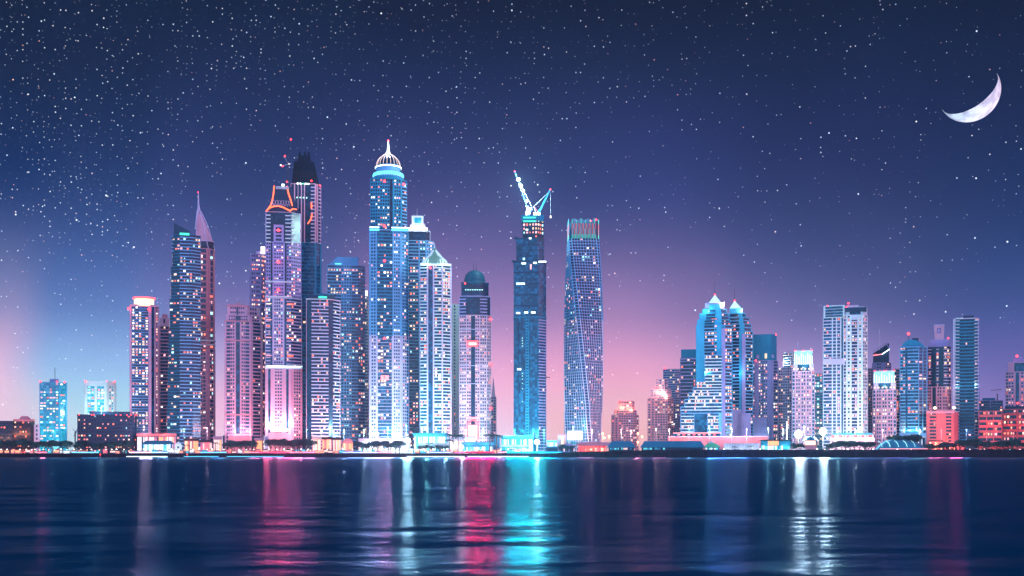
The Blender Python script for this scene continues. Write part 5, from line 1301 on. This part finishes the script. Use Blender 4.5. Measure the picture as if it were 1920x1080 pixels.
FILL_MASTS = [(100,808,.3,.9,1,25,'cyan'),(190,765,.7,1,1,35,'white'),(270,800,1,.6,.8,40,'pink'),(345,805,.25,.7,1,45,'blue'),(388,803,1,.6,.75,50,'pink'),(440,806,1,.5,.62,55,'rose'),(470,806,1,.55,.7,40,'rose'),  # masts added to brighten the lower towers
 (530,798,1,.45,.6,45,'rose'),(575,806,.4,.8,1,30,'blue'),(602,806,1,.45,.55,45,'rose'),(645,806,.6,.75,1,70,'pale blue'),(682,806,.7,.9,1,80,'white'),(727,802,.4,.85,1,80,'cyan'),(762,798,.2,.9,1,110,'cyan'),(800,801,.3,.95,1,110,'cyan'),
 (835,803,.6,.95,1,90,'white'),(874,806,1,.6,.8,40,'pink'),(905,808,1,.7,.85,40,'pink'),(965,806,.0,.9,1,60,'cyan'),(1000,806,.0,.95,1,110,'cyan'),(1020,806,.1,.95,1,60,'cyan'),(1075,800,.4,.6,1,40,'blue'),(1110,806,1,.5,.5,45,'salmon'),
 (1165,806,1,.45,.3,45,'orange'),(1183,808,1,.45,.35,35,'orange'),(1230,804,1,.5,.4,55,'orange'),(1255,805,1,.5,.6,50,'rose'),(1292,803,.2,.65,1,45,'blue'),(1330,803,.15,.7,1,80,'blue'),(1372,805,.7,.6,1,45,'lilac'),(1400,805,.7,.6,1,45,'lilac'),
 (1440,803,.4,.95,1,60,'cyan'),(1468,805,.5,.95,1,60,'cyan'),(1508,800,1,.85,.85,70,'white'),(1570,803,.5,.95,1,90,'cyan'),(1603,805,1,.9,.95,50,'white'),(1655,806,1,.5,.6,50,'rose'),(1695,806,.3,.9,1,35,'cyan'),(1725,806,.3,.9,1,35,'cyan'),
 (1765,806,1,.08,.1,25,'red'),(1812,806,.2,.5,1,30,'blue'),(1850,812,1,.1,.1,14,'red'),(1900,812,1,.1,.1,14,'red')]
mc = {}
for mx_, my_, r_, g_, b_, pk, nm in FILL_MASTS:
    mc[nm] = mc.get(nm, 0) + 1
    floodmast('slim added mast with %s lamp facing the towers, %s such mast from the left' % (nm, ORD[mc[nm]-1]), mx_, my_, 1529, (r_, g_, b_), emit('fill_mast_lens_%d_%d_%d' % (r_*10, g_*10, b_*10), (r_, g_, b_), 4), 1.1, pk*1000*MF*(1.7 if 675 < mx_ < 1030 or 1430 < mx_ < 1520 else 1.0))

# lamps added on the quay, facing the water: their long reflections colour the water
QF = 6.5
def added_quaylamp(px, rgb, power, w, label, mat=None):
    Yd = 1453.6
    t = Tower('added_quay_light', label, Yd, px, 'light', group='added streak lights on the quay edge')
    t.box('housing', px - w/2 - .3, px + w/2 + .3, .5, 1.2, 850, 846.4, DARK)
    t.box('lens', px - w/2, px + w/2, .3, .5, 849.2, 847.2, mat or emit('added_quay_lens_%d_%d_%d' % tuple(int(c*9) for c in rgb), rgb, 3))
    L = bpy.data.lights.new('lamp_light', 'AREA'); L.shape = 'RECTANGLE'; L.size = w * t.k; L.size_y = 1.4; L.color = rgb; L.energy = power * QF
    lo = bpy.data.objects.new('lamp_light', L); C.objects.link(lo); lo.parent = t.root
    lo.location = (0, -.6, t.z(848.2) - LAND); lo.rotation_euler = (R(-90), 0, 0)
    t.done()
QL = [(78, (1, .15, .25), 9000, 18, 'small red added quay light far left'), (265, (.95, .55, .8), 30000, 46, 'wide mauve added quay light below the drum sign tower'), (300, (.3, .6, 1), 9000, 30, 'blue added quay light below the dark sail tower'),
      (500, (1, .05, .15), 60000, 30, 'rose red added quay light left of the neon crowned tower'), (527, (1, .04, .12), 95000, 34, 'rose red added quay light below the neon crowned tower'), (556, (1, .12, .25), 45000, 26, 'rose red added quay light right of the neon crowned tower'),
      (695, (.55, .5, 1), 42000, 40, 'violet added quay light left of the domed spire tower'), (722, (1, .30, .62), 50000, 26, 'pink added quay light below the domed spire tower'), (764, (.6, .85, 1), 42000, 20, 'white blue added quay light below the blazing floodlight'),
      (886, (1, .0, .07), 80000, 28, 'deep red added quay light left of the red arch reflection'), (914, (1, .0, .06), 95000, 26, 'deep red added quay light right of the red arch'), (940, (1, .3, .6), 12000, 12, 'pink added quay light beside the terminal'),
      (968, (.0, .75, .9), 110000, 36, 'cyan added quay light under the arena'), (1003, (.0, .8, .9), 120000, 34, 'cyan added quay light under the unfinished tower'), (1035, (.0, .5, .9), 30000, 36, 'blue cyan added quay light beside the teal shed'),
      (478, (1, .15, .3), 9000, 22, 'faint rose added quay light under the pink kiosk'), (580, (1, .2, .4), 12000, 24, 'faint rose added quay light under the rounded cap tower'), (660, (.3, .4, 1), 9000, 36, 'faint blue added quay light under the awning cafe'), (862, (.9, .1, .3), 14000, 18, 'dim red added quay light below the pink corner building'), (1062, (.1, .35, .9), 9000, 30, 'dim blue added quay light below the billboard'), (160, (.1, .45, .8), 6000, 50, 'dim blue added quay light under the low dark block'), (400, (.1, .4, .8), 6000, 50, 'dim blue added quay light under the restaurants'), (825, (.3, .4, .9), 12000, 40, 'dim violet added quay light under the white podium')]
for a in QL: added_quaylamp(*a)
def added_bermlamp(px, rgb, power, w, label):
    """low lamp added on the breakwater: its reflection streaks the water"""
    Yd = 1433; top = bw_top(px)
    t = Tower('added_breakwater_light', label, Yd, px, 'light', base=CZ + (HY-top)/F*Yd - .6, group='added streak lights low in the breakwater')
    t.box('housing', px - w/2 - .3, px + w/2 + .3, -.6, .6, top + 4, top + 2.6, DARK)
    L = bpy.data.lights.new('lamp_light', 'AREA'); L.shape = 'RECTANGLE'; L.size = w * t.k; L.size_y = .5; L.color = rgb; L.energy = power * QF * .8
    lo = bpy.data.objects.new('lamp_light', L); C.objects.link(lo); lo.parent = t.root
    lo.location = (0, -5.5, t.z(top + 3.2) - t.org[2]); lo.rotation_euler = (R(-90), 0, 0)
    t.done()

for a in [(1100, (1, .25, .5), 3500, 30, 'faint pink added light low in the breakwater under the red pavilion'), (1195, (1, .12, .25), 7000, 16, 'red added light low in the breakwater between the dark pavilions'), (1235, (1, .15, .4), 4000, 26, 'faint red added light in the breakwater under the long hipped roof'), (1345, (.12, .25, 1), 20000, 40, 'blue added light in the breakwater under the green marquee'), (1378, (.12, .35, 1), 15000, 36, 'blue added light in the breakwater under the white hoarding'), (1440, (.1, .4, .9), 5000, 40, 'dim blue added light in the breakwater under the flat cafe'), (1610, (.3, .25, .8), 4000, 50, 'dim violet added light in the breakwater under the arcade podium'), (1680, (.35, .15, .7), 5000, 50, 'dim violet added light in the breakwater under the vaulted hall'), (1748, (1, .1, .25), 9000, 20, 'red added light in the breakwater under the red restaurant'), (1790, (1, .06, .2), 16000, 22, 'brighter red added light in the breakwater right of the red restaurant'), (1520, (.5, .7, 1), 12000, 80, 'long pale added light in the breakwater between the two floodlights')]: added_bermlamp(*a)
# ------------------------------------------------------------------ jetties, buoys
def jetty(label, x0, x1, Yd, mat):
    t = Tower('floating_jetty', label, Yd, (x0+x1)/2, 'jetty', base=0.0)
    t.box('deck', x0, x1, 0, 4, HY + (CZ + .3)*F/Yd, HY + (CZ - 1.3)*F/Yd, NAVY)
    yb = HY + (CZ - 1.2)*F/Yd
    t.box('light_strip', x0 + 1, x1 - 1, -.35, -.02, yb + .25, yb - .75, mat)
    n = int((x1-x0)/22)
    for i in range(n + 1): t.rod('pile#%d' % i, x0 + (x1-x0)*i/max(1, n), 4.3, HY + (CZ+.4)*F/Yd, yb - 3, .4, DARK)
    t.done()
E_JC = emit('jetty_cyan', (.08, .70, .95), 2.0); E_JW = emit('jetty_white', (.75, .95, 1), 3.2)
jetty('floating jetty with a pale light strip under the boathouse', 236, 322, 1440, E_JW)
jetty('floating jetty with a cyan light strip under the restaurants', 344, 422, 1442, E_JC)
jetty('long floating jetty with a bright cyan strip under the neon crowned tower', 424, 572, 1441, E_JC)
jetty('floating jetty with thin white line left of the red arch', 762, 872, 1441, E_JW)
jetty('floating jetty with white line under the arena', 876, 992, 1440, E_JW)
for px, Yd, lab in ((188, 1438, 'red lit buoy off the low dark block'), (351, 1434, 'red lit buoy off the cyan jetty')):
    t = Tower('buoy', lab, Yd, px, 'buoy', base=0.0)
    t.lathe('float', px, 0, [(.6, HY+(CZ+.3)*F/Yd), (1.5, HY+(CZ-.4)*F/Yd), (1.2, HY+(CZ-.9)*F/Yd), (.3, HY+(CZ-1.3)*F/Yd)], ROSE, 10)
    t.rod('post', px, 0, HY+(CZ-1.2)*F/Yd, HY+(CZ-3.4)*F/Yd, .2, DARK); t.beacon(px, HY+(CZ-3.8)*F/Yd, 0, 1.1); t.done()

# ------------------------------------------------------------------ trees
LEAF = wallmat('foliage', (0.03, 0.12, 0.12), .7, .35); LEAFD = wallmat('dark_foliage', (0.02, 0.09, 0.10), .7, .35); BARK = wallmat('bark', (.12, .08, .07), .9)
def crown_mesh(seed, n, mat, lobes=7, flat=.75):
    rg = random.Random(seed); m = MB()
    ls = [(rg.uniform(-.55, .55), rg.uniform(-.5, .5), rg.uniform(-.25, .45), rg.uniform(.32, .58)) for _ in range(lobes)]
    for i in range(n):
        cx, cy, cz, r = rg.choice(ls)
        d = Vector((rg.gauss(0, 1), rg.gauss(0, 1), rg.gauss(0, 1))).normalized() * r * rg.uniform(.55, 1.05)
        p = Vector((cx, cy, cz)) + d; p.z *= flat
        s = rg.uniform(.05, .11); a = Vector((rg.gauss(0, 1), rg.gauss(0, 1), rg.gauss(0, 1))).normalized(); b = a.orthogonal().normalized()
        c = a.cross(b)
        m.add([tuple(p - b*s), tuple(p + c*s*.8), tuple(p + b*s), tuple(p - c*s*.7)], [(0, 1, 2, 3)], mat)
    return m
def make_tree(name, label, group, seed, mat):
    root = empty(name, (0, 0, -60)); tag(root, label, 'tree', group)
    m = MB(); m.bar((0, 0, 0), (.02, 0, .45), .045, BARK, .03)
    for a in (0.3, 1.7, 2.9, 4.2, 5.3): m.bar((.02, 0, .36), (.3*math.cos(a), .3*math.sin(a), .72), .022, BARK, .01, 5)
    m.build('trunk', root)
    c = crown_mesh(seed, 1500, mat).build('crown', root); c.location = (0, 0, .72); c.scale = (.5, .5, .42)
    return root
def make_palm(name, label, group, seed):
    rg = random.Random(seed); root = empty(name, (0, 0, -60)); tag(root, label, 'palm', group)
    m = MB(); m.bar((0, 0, 0), (.02, .01, .5), .035, BARK, .026); m.bar((.02, .01, .5), (.03, 0, .86), .026, BARK, .022); m.build('trunk', root)
    m = MB()
    for i in range(15):
        a = i * 2.4; up = rg.uniform(.1, .75); L = rg.uniform(.34, .44); p = Vector((.03, 0, .86)); d = Vector((math.cos(a)*math.cos(up), math.sin(a)*math.cos(up), math.sin(up)))
        for s in range(6):
            q = p + d * L / 6; side = d.cross(Vector((0, 0, 1))).normalized(); w = .055 * (1 - s/7)
            m.add([tuple(p - side*w - Vector((0, 0, .02))), tuple(p), tuple(q), tuple(q - side*w*.8 - Vector((0, 0, .03)))], [(0, 1, 2, 3)], LEAF)
            m.add([tuple(p + side*w - Vector((0, 0, .02))), tuple(p), tuple(q), tuple(q + side*w*.8 - Vector((0, 0, .03)))], [(0, 1, 2, 3)], LEAF)
            p = q; d = (d - Vector((0, 0, .22))).normalized()
    m.build('frond_crown', root)
    return root
G1, G2 = 'trees along the waterfront', 'palms along the waterfront'
TP = [make_tree('broadleaf_tree', 'x', G1, s, m_) for s, m_ in ((1, LEAF), (2, LEAFD), (3, LEAF))]
PP = make_palm('palm_tree', 'x', G2, 4)
used = set(); tcount = [0]; pcount = [0]
def tree(px, py, Yd, k, where):
    h = (CZ + (HY - py) / F * Yd) - LAND
    loc = ((px - CX) / F * Yd, Yd, LAND); P = TP[k % 3]
    if P in used: o = dup_tree(P, loc)
    else: used.add(P); o = P; o.location = loc
    o.scale = (h*(1.05 + .3*math.sin(px)), h, h); o.rotation_euler = (0, 0, px); o['label'] = where
def palm(px, py, Yd, where):
    h = (CZ + (HY - py) / F * Yd) - LAND; loc = ((px - CX) / F * Yd, Yd, LAND)
    if PP in used: o = dup_tree(PP, loc)
    else: used.add(PP); o = PP; o.location = loc
    o.scale = (h*1.15, h*1.15, h); o.rotation_euler = (0, 0, px); o['label'] = where
zones = [(0, 72, 6, 826, 4, 'below the flared roof hotel'), (78, 130, 6, 827, 3, 'below the short cyan tower'), (136, 250, 12, 829, 4, 'below the low dark block'),
         (424, 476, 8, 828, 3, 'below the ornate pink tower'), (506, 582, 11, 824, 3, 'below the neon crowned tower'), (664, 756, 9, 829, 4, 'before the domed spire tower'), (780, 842, 5, 834, 3, 'before the white podium'),
         (1046, 1076, 3, 834, 2, 'beside the grey curved shed'), (1485, 1505, 2, 832, 2, 'left of the domed pavilion'), (1548, 1640, 11, 829, 4, 'before the arcade podium'), (1668, 1716, 7, 816, 4, 'on the rise behind the vaulted tent hall'),
         (1736, 1790, 6, 833, 4, 'before the red glowing restaurant'), (1796, 1920, 15, 826, 5, 'before the long red balcony blocks')]
tr = random.Random(11)
for a, b, n, y, j, w in zones:
    for i in range(n):
        px = a + (b - a) * (i + .5) / n + tr.uniform(-2, 2)
        bk = w.startswith('on the rise')
        tree(px, y + tr.uniform(-j, j*.6), (1500 if bk else 1470) + tr.uniform(-3, 6), i + int(a), 'dark leafy tree %s, %s from the left there' % (w, ORD[i]))
for i, (px, py) in enumerate([(8, 832), (52, 831), (96, 833), (232, 830), (348, 832), (404, 828), (462, 832), (535, 831), (553, 833), (690, 831), (728, 830), (804, 829), (843, 822), (851, 812), (859, 813), (918, 811), (931, 812), (1377, 836), (1406, 835), (1566, 826), (1624, 827), (1745, 830), (1858, 830), (1905, 828)]):
    palm(px, py, 1464 if px < 1000 else 1460, 'palm tree on the waterfront, %s palm from the left' % ORD[i])

# ------------------------------------------------------------------ promenade stalls: an awning, a counter and a lit front
def make_stall(label, wall, aw, lit):
    r = empty('market_stall', (0, 0, -70)); tag(r, label, 'stall', 'stalls and kiosks along the promenade')
    m = MB(); m.box(-2.2, 2.2, .6, 3, 0, 2.6, wall); m.build('cabin', r)
    m = MB(); m.box(-2.0, 2.0, .42, .58, 1.0, 2.4, lit); m.build('lit_front', r)
    m = MB(); m.boxp([(-2.6, -1.2, 2.5), (2.6, -1.2, 2.5), (2.6, 3.2, 3.2), (-2.6, 3.2, 3.2), (-2.6, -1.2, 2.65), (2.6, -1.2, 2.65), (2.6, 3.2, 3.4), (-2.6, 3.2, 3.4)], aw); m.build('awning', r)
    m = MB(); m.box(-2.2, 2.2, 0, .5, 0, 1.0, aw); m.build('counter', r)
    return r
STP = [make_stall('x', PINK, ROSE, E_SOFTO), make_stall('x', WHITE, WHITE, E_SOFTW), make_stall('x', ROSE, DARK, E_SOFTP), make_stall('x', TEAL, CYAN, E_SOFTC), make_stall('x', ROSE, ROSE, E_LEDR)]
SN = ['stall with orange front and rose awning', 'white stall with cold white front', 'stall with pink front and dark awning', 'teal stall with cyan front', 'stall with red glowing front']
sr = random.Random(21); scount = [0]*5; sused = set()
px = 2
while px < 1000:
    k = sr.choice([0, 0, 1, 2, 2, 4, 3] if px < 660 else [1, 1, 3, 2, 0, 3])
    Yd = sr.choice([1463, 1466, 1469, 1475]); loc = ((px - CX) / F * Yd, Yd, LAND)
    scount[k] += 1; lab = SN[k] + ', %s such stall from the left' % ORD[scount[k]-1]
    if k in sused: o = dup_tree(STP[k], loc, lab)
    else: sused.add(k); o = STP[k]; o.location = loc; o['label'] = lab
    q = sr.uniform(.8, 1.7); o.scale = (q, 1.2, sr.uniform(1.0, 1.9))
    px += sr.uniform(6, 15)

# ------------------------------------------------------------------ haze added over the water and the city, for halos round the lamps
hz = MB(); hz.box(-5000, 5000, -120, 4200, -1.2, 520, DARK)
hz.f = [tuple(reversed(f_)) for f_ in hz.f]
ho = hz.build('haze'); tag(ho, kind='stuff')
hm = bpy.data.materials.new('haze'); hm.use_nodes = True; ht = NT(hm.node_tree); hm.node_tree.nodes.clear()
pv_ = ht.n('ShaderNodeVolumePrincipled'); pv_.inputs['Color'].default_value = (.42, .66, 1.0, 1); pv_.inputs['Density'].default_value = 0.000045; pv_.inputs['Anisotropy'].default_value = 0.2
ht.l(pv_.outputs[0], ht.n('ShaderNodeOutputMaterial').inputs['Volume'])
ho.data.materials.clear(); ho.data.materials.append(hm)
